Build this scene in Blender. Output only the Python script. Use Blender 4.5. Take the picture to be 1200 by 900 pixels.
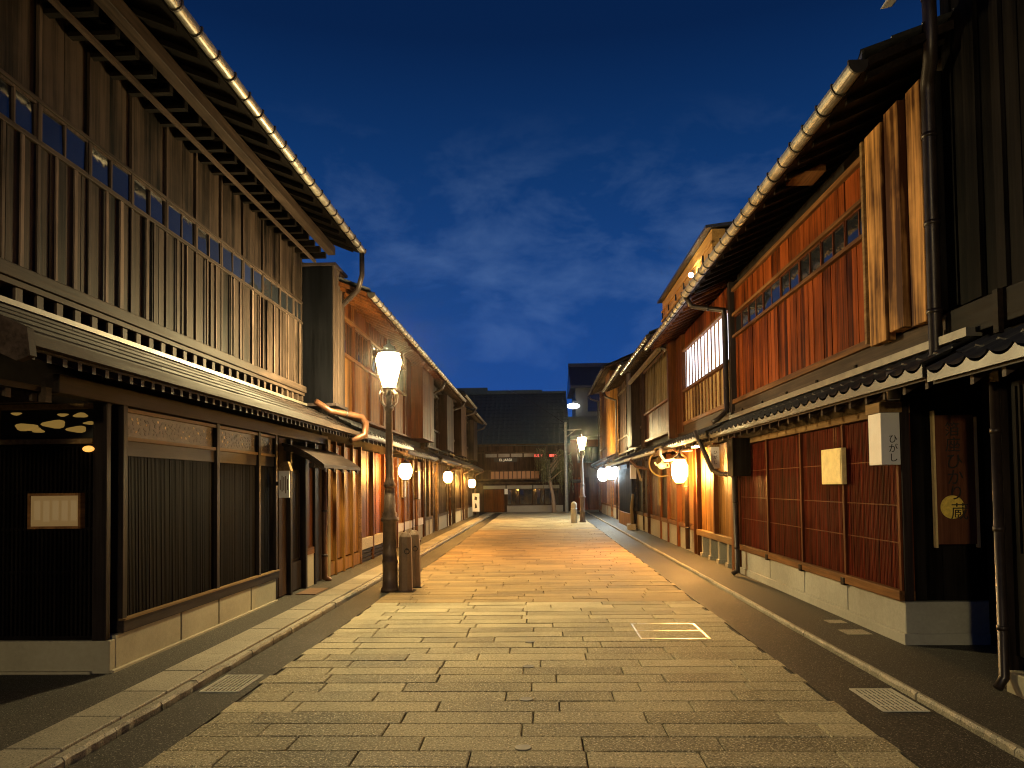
import bpy, bmesh, math, random
from mathutils import Vector, Matrix
random.seed(7)
rad = math.radians
U = random.uniform

# ------------------------------------------------------------------ scene, camera, sky, exposure
for o in list(bpy.data.objects):
    bpy.data.objects.remove(o)
S = bpy.context.scene
C = S.collection
S.render.engine = 'CYCLES'
S.cycles.use_denoising = True
try:
    S.cycles.denoiser = 'OPENIMAGEDENOISE'
    S.cycles.denoising_input_passes = 'RGB_ALBEDO_NORMAL'
except Exception:
    pass
S.cycles.use_light_tree = True
S.cycles.filter_width = 1.1
S.cycles.max_bounces = 6
S.cycles.diffuse_bounces = 3
S.cycles.glossy_bounces = 3
S.cycles.transmission_bounces = 2
S.cycles.transparent_max_bounces = 6
S.cycles.volume_bounces = 0
S.cycles.sample_clamp_indirect = 4.0
S.cycles.sample_clamp_direct = 0.0
S.cycles.blur_glossy = 0.6
S.cycles.caustics_reflective = False
S.cycles.caustics_refractive = False
S.view_settings.view_transform = 'Standard'
try:
    S.view_settings.look = 'None'
except Exception:
    pass
S.view_settings.exposure = 0.0
S.view_settings.gamma = 1.0
S.view_settings.use_curve_mapping = False

cd = bpy.data.cameras.new('camera')
cam = bpy.data.objects.new('camera', cd)
C.objects.link(cam)
cd.sensor_width = 36
cd.lens = 880 / 1200 * 36
cd.shift_y = 89.3 / 1200
cd.clip_start = 0.05
cd.clip_end = 2000
YAW, PITCH, ROLL = rad(2.15), rad(2.0), rad(0.7)
f_ = Vector((-math.sin(YAW) * math.cos(PITCH), math.cos(YAW) * math.cos(PITCH), math.sin(PITCH)))
r_ = f_.cross(Vector((0, 0, 1))).normalized()
u_ = r_.cross(f_)
r2 = r_ * math.cos(ROLL) - u_ * math.sin(ROLL)
u2 = r_ * math.sin(ROLL) + u_ * math.cos(ROLL)
M = Matrix((r2, u2, -f_)).transposed().to_4x4()
M.translation = Vector((0, 0, 1.5))
cam.matrix_world = M
S.camera = cam

# night sky: dark blue, a little brighter low down, with a few thin clouds
W = bpy.data.worlds.new('World')
S.world = W
W.use_nodes = True
nt = W.node_tree
nt.nodes.clear()
N = nt.nodes.new
L = nt.links.new
w_out = N('ShaderNodeOutputWorld')
w_bg = N('ShaderNodeBackground')
w_bg.inputs['Strength'].default_value = 1.0
tc = N('ShaderNodeTexCoord')
sep = N('ShaderNodeSeparateXYZ')
L(tc.outputs['Generated'], sep.inputs[0])
ramp = N('ShaderNodeValToRGB')
cr = ramp.color_ramp
cr.elements[0].position = 0.0
cr.elements[0].color = (0.0115, 0.065, 0.300, 1)
cr.elements[1].position = 0.85
cr.elements[1].color = (0.0012, 0.0070, 0.030, 1)
for p, c in ((0.12, (0.0110, 0.065, 0.282, 1)), (0.26, (0.0085, 0.053, 0.215, 1)), (0.40, (0.0045, 0.034, 0.138, 1)), (0.52, (0.0022, 0.0155, 0.068, 1))):
    e = cr.elements.new(p)
    e.color = c
L(sep.outputs['Z'], ramp.inputs[0])
mp = N('ShaderNodeMapping')
mp.inputs['Scale'].default_value = (6.5, 6.5, 14.0)
mp.inputs['Rotation'].default_value = (0, rad(-14), 0)
mp.inputs['Location'].default_value = (0.9, 0.2, 0.35)
L(tc.outputs['Generated'], mp.inputs[0])
nz = N('ShaderNodeTexNoise')
nz.inputs['Scale'].default_value = 1.0
nz.inputs['Detail'].default_value = 7
nz.inputs['Roughness'].default_value = 0.62
nz.inputs['Distortion'].default_value = 0.25
L(mp.outputs[0], nz.inputs['Vector'])
cr2 = N('ShaderNodeValToRGB')
cr2.color_ramp.elements[0].position = 0.48
cr2.color_ramp.elements[0].color = (0, 0, 0, 1)
cr2.color_ramp.elements[1].position = 0.76
cr2.color_ramp.elements[1].color = (1, 1, 1, 1)
L(nz.outputs['Fac'], cr2.inputs[0])
msk = N('ShaderNodeValToRGB')   # clouds sit in a band of the sky
for p, v in ((0.0, 0.0), (0.10, 0.25), (0.24, 1.0), (0.36, 0.8), (0.46, 0.0)):
    e = msk.color_ramp.elements.new(p) if p not in (0.0,) else msk.color_ramp.elements[0]
    e.position = p
    e.color = (v, v, v, 1)
msk.color_ramp.elements[-1].color = (0, 0, 0, 1)
L(sep.outputs['Z'], msk.inputs[0])
mul = N('ShaderNodeMath')
mul.operation = 'MULTIPLY'
L(cr2.outputs[0], mul.inputs[0])
L(msk.outputs[0], mul.inputs[1])
mix = N('ShaderNodeMixRGB')
mix.blend_type = 'ADD'
mix.inputs['Color2'].default_value = (0.045, 0.066, 0.092, 1)
L(mul.outputs[0], mix.inputs['Fac'])
L(ramp.outputs[0], mix.inputs['Color1'])
L(mix.outputs[0], w_bg.inputs['Color'])
L(w_bg.outputs[0], w_out.inputs[0])

# ------------------------------------------------------------------ materials
MATS = {}
def new_mat(name):
    m = bpy.data.materials.new(name)
    m.use_nodes = True
    t = m.node_tree
    return m, t, t.nodes['Principled BSDF']

def rgb(c):
    return (c[0], c[1], c[2], 1)

def ramp_node(t, stops):
    n = t.nodes.new('ShaderNodeValToRGB')
    els = n.color_ramp.elements
    while len(els) < len(stops):
        els.new(0.5)
    for e, (p, c) in zip(els, stops):
        e.position = p
        e.color = rgb(c) if len(c) == 3 else c
    return n

def noise_node(t, vec, scale, detail=4, rough=0.55):
    n = t.nodes.new('ShaderNodeTexNoise')
    n.inputs['Scale'].default_value = scale
    n.inputs['Detail'].default_value = detail
    n.inputs['Roughness'].default_value = rough
    t.links.new(vec, n.inputs['Vector'])
    return n

def wood(name, dark, light, axis='z', rough=0.55, wear=0.5, island=0.45, fine=34, spec=0.06, bump=0.25, wet=0.0):
    """weathered timber: grain along one axis, blotchy wear, every board its own tone"""
    m, t, b = new_mat(name)
    lk = t.links.new
    geo = t.nodes.new('ShaderNodeNewGeometry')
    mapn = t.nodes.new('ShaderNodeMapping')
    sc = {'z': (1, 1, 0.045), 'y': (1, 0.045, 1), 'x': (0.045, 1, 1)}[axis]
    mapn.inputs['Scale'].default_value = sc
    off = t.nodes.new('ShaderNodeVectorMath')
    off.operation = 'ADD'
    lk(geo.outputs['Position'], off.inputs[0])
    isl = t.nodes.new('ShaderNodeMath')
    isl.operation = 'MULTIPLY'
    isl.inputs[1].default_value = 37.0
    lk(geo.outputs['Random Per Island'], isl.inputs[0])
    lk(isl.outputs[0], off.inputs[1])
    lk(off.outputs[0], mapn.inputs[0])
    g = noise_node(t, mapn.outputs[0], fine, 6, 0.62)
    w = noise_node(t, mapn.outputs[0], 5.5, 3, 0.6)
    blot = noise_node(t, geo.outputs['Position'], 1.3, 4, 0.6)
    a1 = t.nodes.new('ShaderNodeMath'); a1.operation = 'MULTIPLY_ADD'
    lk(g.outputs['Fac'], a1.inputs[0]); a1.inputs[1].default_value = 1.15
    a2 = t.nodes.new('ShaderNodeMath'); a2.operation = 'MULTIPLY_ADD'
    lk(w.outputs['Fac'], a2.inputs[0]); a2.inputs[1].default_value = 2.1 * wear; a2.inputs[2].default_value = -1.05 * wear - 0.10
    lk(a2.outputs[0], a1.inputs[2])
    a3 = t.nodes.new('ShaderNodeMath'); a3.operation = 'MULTIPLY_ADD'
    lk(blot.outputs['Fac'], a3.inputs[0]); a3.inputs[1].default_value = 1.2 * wear; a3.inputs[2].default_value = -0.6 * wear
    s1 = t.nodes.new('ShaderNodeMath'); s1.operation = 'ADD'
    lk(a1.outputs[0], s1.inputs[0]); lk(a3.outputs[0], s1.inputs[1])
    a4 = t.nodes.new('ShaderNodeMath'); a4.operation = 'MULTIPLY_ADD'
    lk(geo.outputs['Random Per Island'], a4.inputs[0]); a4.inputs[1].default_value = island; a4.inputs[2].default_value = -island / 2
    s2 = t.nodes.new('ShaderNodeMath'); s2.operation = 'ADD'; s2.use_clamp = True
    lk(s1.outputs[0], s2.inputs[0]); lk(a4.outputs[0], s2.inputs[1])
    mid = tuple((d * 0.55 + l * 0.45) for d, l in zip(dark, light))
    r = ramp_node(t, ((0.15, dark), (0.5, mid), (0.85, light)))
    lk(s2.outputs[0], r.inputs[0])
    lk(r.outputs[0], b.inputs['Base Color'])
    rr = t.nodes.new('ShaderNodeMath'); rr.operation = 'MULTIPLY_ADD'
    lk(g.outputs['Fac'], rr.inputs[0]); rr.inputs[1].default_value = 0.35; rr.inputs[2].default_value = rough - 0.17
    lk(rr.outputs[0], b.inputs['Roughness'])
    b.inputs['Specular IOR Level'].default_value = spec
    bp = t.nodes.new('ShaderNodeBump')
    bp.inputs['Strength'].default_value = bump
    bp.inputs['Distance'].default_value = 0.008
    lk(g.outputs['Fac'], bp.inputs['Height'])
    lk(bp.outputs[0], b.inputs['Normal'])
    MATS[name] = m
    return m

def stone(name, c1, c2, scale=60, rough=0.7, speck=0.5, island=0.0, bump=0.3, stain=0.4, spec=0.4, grit=None, gscale=150, gcut=0.60):
    m, t, b = new_mat(name)
    lk = t.links.new
    geo = t.nodes.new('ShaderNodeNewGeometry')
    P = geo.outputs['Position']
    n1 = noise_node(t, P, scale, 3, 0.7)
    n2 = noise_node(t, P, 1.1, 5, 0.6)
    n3 = noise_node(t, P, scale * 3.1, 2, 0.5)
    a = t.nodes.new('ShaderNodeMath'); a.operation = 'MULTIPLY_ADD'
    lk(n1.outputs['Fac'], a.inputs[0]); a.inputs[1].default_value = speck * 1.6; a.inputs[2].default_value = 0.5 - speck * 0.8
    b2 = t.nodes.new('ShaderNodeMath'); b2.operation = 'MULTIPLY_ADD'
    lk(n2.outputs['Fac'], b2.inputs[0]); b2.inputs[1].default_value = stain * 1.6
    lk(a.outputs[0], b2.inputs[2])
    c = t.nodes.new('ShaderNodeMath'); c.operation = 'MULTIPLY_ADD'
    lk(geo.outputs['Random Per Island'], c.inputs[0]); c.inputs[1].default_value = island
    c.inputs[2].default_value = -stain * 0.8 - island * 0.5
    s = t.nodes.new('ShaderNodeMath'); s.operation = 'ADD'; s.use_clamp = True
    lk(b2.outputs[0], s.inputs[0]); lk(c.outputs[0], s.inputs[1])
    r = ramp_node(t, ((0.12, c1), (0.88, c2)))
    lk(s.outputs[0], r.inputs[0])
    if grit:
        gn = noise_node(t, P, gscale, 2, 0.6)
        gr = ramp_node(t, ((gcut, (0, 0, 0)), (gcut + 0.06, (1, 1, 1))))
        lk(gn.outputs['Fac'], gr.inputs[0])
        dn = noise_node(t, P, gscale * 0.8, 2, 0.6)
        dr = ramp_node(t, ((0.36, (0.35, 0.35, 0.35)), (0.43, (1, 1, 1))))
        lk(dn.outputs['Fac'], dr.inputs[0])
        dm = t.nodes.new('ShaderNodeMixRGB'); dm.blend_type = 'MULTIPLY'; dm.inputs['Fac'].default_value = 1
        lk(r.outputs[0], dm.inputs['Color1']); lk(dr.outputs[0], dm.inputs['Color2'])
        gm = t.nodes.new('ShaderNodeMixRGB')
        lk(gr.outputs[0], gm.inputs['Fac']); lk(dm.outputs[0], gm.inputs['Color1']); gm.inputs['Color2'].default_value = rgb(grit)
        r = gm
    lk(r.outputs[0], b.inputs['Base Color'])
    q = t.nodes.new('ShaderNodeMath'); q.operation = 'MULTIPLY_ADD'
    lk(n2.outputs['Fac'], q.inputs[0]); q.inputs[1].default_value = 0.35; q.inputs[2].default_value = rough - 0.17
    lk(q.outputs[0], b.inputs['Roughness'])
    b.inputs['Specular IOR Level'].default_value = spec
    h = t.nodes.new('ShaderNodeMath'); h.operation = 'ADD'
    lk(n1.outputs['Fac'], h.inputs[0]); lk(n3.outputs['Fac'], h.inputs[1])
    bp = t.nodes.new('ShaderNodeBump')
    bp.inputs['Strength'].default_value = bump
    bp.inputs['Distance'].default_value = 0.006
    lk(h.outputs[0], bp.inputs['Height'])
    lk(bp.outputs[0], b.inputs['Normal'])
    MATS[name] = m
    return m

def metal(name, c, rough=0.4, metallic=0.7, var=0.4, scale=9, spec=0.5):
    m, t, b = new_mat(name)
    lk = t.links.new
    geo = t.nodes.new('ShaderNodeNewGeometry')
    n = noise_node(t, geo.outputs['Position'], scale, 5, 0.65)
    r = ramp_node(t, ((0.3, tuple(x * (1 - var) for x in c)), (0.75, tuple(min(1, x * (1 + var * 0.5)) for x in c))))
    lk(n.outputs['Fac'], r.inputs[0])
    lk(r.outputs[0], b.inputs['Base Color'])
    q = t.nodes.new('ShaderNodeMath'); q.operation = 'MULTIPLY_ADD'
    lk(n.outputs['Fac'], q.inputs[0]); q.inputs[1].default_value = 0.3; q.inputs[2].default_value = rough - 0.15
    lk(q.outputs[0], b.inputs['Roughness'])
    b.inputs['Metallic'].default_value = metallic
    b.inputs['Specular IOR Level'].default_value = spec
    MATS[name] = m
    return m

def glow(name, c, strength, base=(0.8, 0.8, 0.8)):
    m, t, b = new_mat(name)
    b.inputs['Base Color'].default_value = rgb(base)
    b.inputs['Emission Color'].default_value = rgb(c)
    b.inputs['Emission Strength'].default_value = strength
    MATS[name] = m
    return m

def window_glass(name, c=(0.012, 0.014, 0.018), rough=0.05):
    m, t, b = new_mat(name)
    b.inputs['Base Color'].default_value = rgb(c)
    b.inputs['Roughness'].default_value = rough
    b.inputs['Specular IOR Level'].default_value = 0.8
    geo = t.nodes.new('ShaderNodeNewGeometry')
    n = noise_node(t, geo.outputs['Position'], 3.0, 2, 0.5)
    bp = t.nodes.new('ShaderNodeBump'); bp.inputs['Strength'].default_value = 0.12; bp.inputs['Distance'].default_value = 0.02
    t.links.new(n.outputs['Fac'], bp.inputs['Height']); t.links.new(bp.outputs[0], b.inputs['Normal'])
    MATS[name] = m
    return m

# timbers
wood('grey_brown_boards', (0.0008, 0.0006, 0.0004), (0.0469, 0.0328, 0.0253), 'z', 0.62, 0.85, 0.55)
wood('batten_wood', (0.0058, 0.0041, 0.0031), (0.1508, 0.1056, 0.0814), 'z', 0.6, 1.0, 0.7)
wood('grey_brown_posts', (0.0185, 0.0129, 0.0100), (0.0898, 0.0629, 0.0485), 'z', 0.6, 0.5)
wood('grey_brown_rails', (0.0167, 0.0117, 0.0090), (0.0790, 0.0553, 0.0427), 'y', 0.6, 0.5)
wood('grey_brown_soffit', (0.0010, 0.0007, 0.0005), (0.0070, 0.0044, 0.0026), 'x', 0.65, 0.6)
wood('roof_boards', (0.0074, 0.0054, 0.0046), (0.0490, 0.0357, 0.0303), 'y', 0.55, 0.6, 0.35)
wood('black_lattice', (0.0016, 0.0011, 0.0011), (0.0092, 0.0068, 0.0064), 'z', 0.62, 0.4, 0.4, spec=0.03)
wood('dark_frame', (0.0072, 0.0053, 0.0050), (0.0340, 0.0252, 0.0238), 'z', 0.5, 0.5)
wood('dark_frame_rail', (0.0101, 0.0075, 0.0071), (0.0440, 0.0326, 0.0308), 'y', 0.5, 0.5)
wood('dark_frame_cross', (0.0140, 0.0104, 0.0098), (0.0650, 0.0481, 0.0455), 'x', 0.5, 0.5)
wood('red_boards', (0.0211, 0.0048, 0.0019), (0.2100, 0.0480, 0.0100), 'z', 0.55, 0.8, 0.45, spec=0.03)
wood('red_lattice', (0.0182, 0.0029, 0.0018), (0.1230, 0.0173, 0.0075), 'z', 0.55, 0.6, 0.25, spec=0.03)
wood('red_posts', (0.0288, 0.0077, 0.0034), (0.1400, 0.0420, 0.0140), 'z', 0.5, 0.5)
wood('red_rails', (0.0600, 0.0252, 0.0096), (0.2380, 0.1120, 0.0420), 'y', 0.55, 0.6)
wood('tan_rails', (0.1050, 0.0595, 0.0245), (0.2800, 0.1820, 0.0840), 'y', 0.55, 0.5)
wood('orange_boards', (0.0697, 0.0279, 0.0059), (0.2870, 0.1373, 0.0312), 'z', 0.5, 0.5, 0.35)
wood('rust_boards', (0.0293, 0.0083, 0.0024), (0.1320, 0.0434, 0.0107), 'z', 0.5, 0.5, 0.4)
wood('bleached_boards', (0.050, 0.018, 0.006), (0.60, 0.31, 0.105), 'z', 0.6, 1.1, 0.3, fine=22)
wood('charred_boards', (0.0006, 0.0006, 0.0008), (0.0119, 0.0099, 0.0090), 'z', 0.65, 0.9, 0.6, spec=0.03)
wood('black_boards', (0.0008, 0.0009, 0.0013), (0.0042, 0.0044, 0.0058), 'z', 0.7, 0.8, 0.3, spec=0.02)
wood('charred_rails', (0.0025, 0.0020, 0.0020), (0.0200, 0.0135, 0.0090), 'y', 0.6, 0.7)
wood('dim_boards', (0.0097, 0.0062, 0.0053), (0.0624, 0.0360, 0.0240), 'z', 0.6, 0.7, 0.5)
wood('dim_rails', (0.0150, 0.0100, 0.0070), (0.0900, 0.0600, 0.0360), 'y', 0.6, 0.6)
wood('cream_slats', (0.16, 0.10, 0.045), (0.55, 0.40, 0.20), 'z', 0.6, 0.6)
wood('pale_slats', (0.0800, 0.0560, 0.0240), (0.2250, 0.1800, 0.0900), 'z', 0.6, 0.5)
wood('golden_fascia', (0.34, 0.17, 0.045), (0.60, 0.36, 0.11), 'y', 0.5, 0.5, 0.1)
wood('sign_wood', (0.0630, 0.0231, 0.0147), (0.1930, 0.0772, 0.0425), 'z', 0.5, 0.5)
# mineral
stone('granite_pavers', (0.16, 0.135, 0.082), (0.60, 0.52, 0.33), 46, 0.74, 0.75, 0.40, 0.6, 0.75, spec=0.16, grit=(0.88, 0.80, 0.60), gscale=80, gcut=0.575)
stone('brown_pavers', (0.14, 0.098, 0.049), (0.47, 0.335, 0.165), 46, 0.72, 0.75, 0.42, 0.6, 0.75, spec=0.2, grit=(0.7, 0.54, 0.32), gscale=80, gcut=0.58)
stone('paver_joint', (0.02, 0.016, 0.012), (0.07, 0.06, 0.045), 80, 0.9, 0.5)
stone('asphalt', (0.0172, 0.0164, 0.0148), (0.0719, 0.0676, 0.0592), 75, 0.62, 0.9, 0, 0.8, 0.3, spec=0.12, grit=(0.34, 0.32, 0.27), gscale=110, gcut=0.61)
stone('pavement_asphalt', (0.030, 0.028, 0.025), (0.10, 0.094, 0.08), 70, 0.68, 0.8, 0, 0.7, 0.4, spec=0.12, grit=(0.32, 0.30, 0.26), gscale=105, gcut=0.62)
stone('kerb_stone', (0.15, 0.135, 0.10), (0.40, 0.36, 0.27), 50, 0.65, 0.5, 0.35, 0.3, 0.6, grit=(0.5, 0.46, 0.36), gscale=100)
stone('concrete_plinth', (0.21, 0.185, 0.125), (0.42, 0.38, 0.27), 24, 0.75, 0.25, 0.15, 0.2, 0.7)
stone('grey_plinth', (0.20, 0.195, 0.165), (0.42, 0.41, 0.36), 24, 0.75, 0.25, 0.2, 0.2, 0.7)
stone('roof_tile', (0.018, 0.018, 0.020), (0.065, 0.065, 0.068), 18, 0.36, 0.5, 0.4, 0.15, 0.4, spec=0.6)
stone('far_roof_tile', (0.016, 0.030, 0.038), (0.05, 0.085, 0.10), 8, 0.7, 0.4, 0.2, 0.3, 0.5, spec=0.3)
stone('eave_tile', (0.0269, 0.0260, 0.0234), (0.0530, 0.0514, 0.0453), 25, 0.42, 0.5, 0.3, 0.15, 0.5)
stone('white_plaster', (0.1800, 0.1692, 0.1440), (0.2700, 0.2556, 0.2232), 12, 0.8, 0.25, 0.2, 0.1, 0.5)
stone('tower_wall', (0.10, 0.095, 0.075), (0.2, 0.19, 0.15), 12, 0.8, 0.25, 0.2, 0.1, 0.5)
stone('dark_core', (0.010, 0.008, 0.007), (0.03, 0.024, 0.02), 6, 0.8, 0.4, spec=0.02)
stone('bollard_stone', (0.1404, 0.0918, 0.0594), (0.3060, 0.2142, 0.1428), 40, 0.6, 0.4, 0, 0.2, 0.5)
stone('pale_granite', (0.30, 0.29, 0.26), (0.55, 0.53, 0.48), 60, 0.6, 0.5)
stone('ground_soil', (0.02, 0.02, 0.018), (0.05, 0.05, 0.045), 10, 0.9, 0.5)
# metals and others
metal('gutter_metal', (0.2475, 0.2325, 0.1950), 0.42, 0.45, 0.5, 7)
metal('flashing_metal', (0.15, 0.135, 0.11), 0.5, 0.3, 0.5, 5)
metal('gutter_clip', (0.035, 0.028, 0.022), 0.5, 0.4)
metal('copper_pipe', (0.1120, 0.0490, 0.0245), 0.42, 0.45, 0.5, 6)
metal('dark_pipe', (0.0350, 0.0238, 0.0196), 0.40, 0.35, 0.5, 6)
metal('lamp_iron', (0.1500, 0.1013, 0.0713), 0.45, 0.2, 0.4, 12)
metal('black_iron', (0.018, 0.015, 0.014), 0.45, 0.4)
metal('steel', (0.62, 0.66, 0.70), 0.38, 0.85, 0.25, 20)
metal('grate_steel', (0.60, 0.57, 0.48), 0.6, 0.0, 0.25, 30)
metal('stud_steel', (0.20, 0.18, 0.14), 0.5, 0.2, 0.3, 30)
metal('pole_grey', (0.30, 0.31, 0.31), 0.5, 0.3)
metal('grey_glass', (0.16, 0.15, 0.15), 0.4, 0.0, 0.3, 4)
metal('white_board', (0.62, 0.60, 0.60), 0.5, 0.0, 0.12, 4)
metal('cream_board', (0.74, 0.60, 0.27), 0.5, 0.0, 0.25, 9)
metal('gold_leaf', (0.95, 0.64, 0.12), 0.5, 0.1, 0.35, 30)
metal('ink', (0.008, 0.007, 0.007), 0.6, 0.0, 0.1)
metal('cutout_cream', (0.62, 0.47, 0.22), 0.6, 0.0, 0.2, 12)
metal('mat_rust', (0.16, 0.09, 0.05), 0.8, 0.0)
window_glass('glass_pane')
# lit things
glow('lamp_glass', (1.0, 0.77, 0.36), 1050)
glow('lantern_glass', (1.0, 0.46, 0.09), 480)
glow('lantern_glass_warm', (1.0, 0.46, 0.10), 620)
glow('lantern_glass_white', (0.72, 0.90, 1.0), 110)
glow('shoji_lit', (0.78, 0.85, 1.0), 2.8)
glow('menu_lit', (1.0, 0.58, 0.20), 0.09, (0.3, 0.22, 0.12))
glow('orange_lamp', (1.0, 0.42, 0.05), 1.1)
glow('flood_lens', (1.0, 0.80, 0.45), 260)
glow('white_lens', (0.9, 0.93, 1.0), 3)
glow('red_light', (1.0, 0.02, 0.02), 1.3)
glow('amber_window', (1.0, 0.34, 0.10), 0.07, (0.15, 0.07, 0.03))
glow('cutout_glow', (1.0, 0.58, 0.13), 0.20, (0.12, 0.08, 0.03))
glow('menu_sheet', (1.0, 0.64, 0.27), 0.125, (0.3, 0.22, 0.12))
glow('sign_letters', (1.0, 0.9, 0.6), 0.35)
glow('eave_light', (1.0, 0.72, 0.34), 60)
glow('teapot_lit', (1.0, 0.66, 0.08), 0.6)

def carved_panel():
    m, t, b = new_mat('carved_panel')
    lk = t.links.new
    geo = t.nodes.new('ShaderNodeNewGeometry')
    mapn = t.nodes.new('ShaderNodeMapping')
    mapn.inputs['Scale'].default_value = (1, 0.55, 1.25)
    lk(geo.outputs['Position'], mapn.inputs[0])
    n = noise_node(t, mapn.outputs[0], 21, 2, 0.45)
    n2 = noise_node(t, mapn.outputs[0], 33, 1, 0.4)
    r = ramp_node(t, ((0.40, (0.008, 0.0056, 0.004)), (0.50, (0.019, 0.0125, 0.0085)), (0.64, (0.032, 0.021, 0.014))))  # near-black noise tones stand for the dark of the openwork
    lk(n.outputs['Fac'], r.inputs[0])
    r2n = ramp_node(t, ((0.665, (0, 0, 0)), (0.70, (1, 1, 1))))
    lk(n2.outputs['Fac'], r2n.inputs[0])
    mx = t.nodes.new('ShaderNodeMixRGB')
    lk(r2n.outputs[0], mx.inputs['Fac']); lk(r.outputs[0], mx.inputs['Color1']); mx.inputs['Color2'].default_value = (0.06, 0.045, 0.03, 1)
    lk(mx.outputs[0], b.inputs['Base Color'])
    b.inputs['Roughness'].default_value = 0.55
    bp = t.nodes.new('ShaderNodeBump'); bp.inputs['Strength'].default_value = 0.6; bp.inputs['Distance'].default_value = 0.02
    lk(r.outputs[0], bp.inputs['Height']); lk(bp.outputs[0], b.inputs['Normal'])
    MATS['carved_panel'] = m
carved_panel()

def leaf_mat():
    m, t, b = new_mat('willow_leaf')
    geo = t.nodes.new('ShaderNodeNewGeometry')
    r = ramp_node(t, ((0.0, (0.035, 0.040, 0.016)), (1.0, (0.12, 0.115, 0.045))))
    t.links.new(geo.outputs['Random Per Island'], r.inputs[0])
    t.links.new(r.outputs[0], b.inputs['Base Color'])
    b.inputs['Roughness'].default_value = 0.6
    MATS['willow_leaf'] = m
leaf_mat()

# ------------------------------------------------------------------ mesh helpers
class Fr:
    """a wall's own frame: a runs along the wall, d comes out of it, z up"""
    def __init__(self, kind, p):
        self.k, self.p = kind, p
    def pt(self, a, d, z):
        if self.k == 'L':
            return (self.p + d, a, z)
        if self.k == 'R':
            return (self.p - d, a, z)
        return (a, self.p - d, z)

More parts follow.
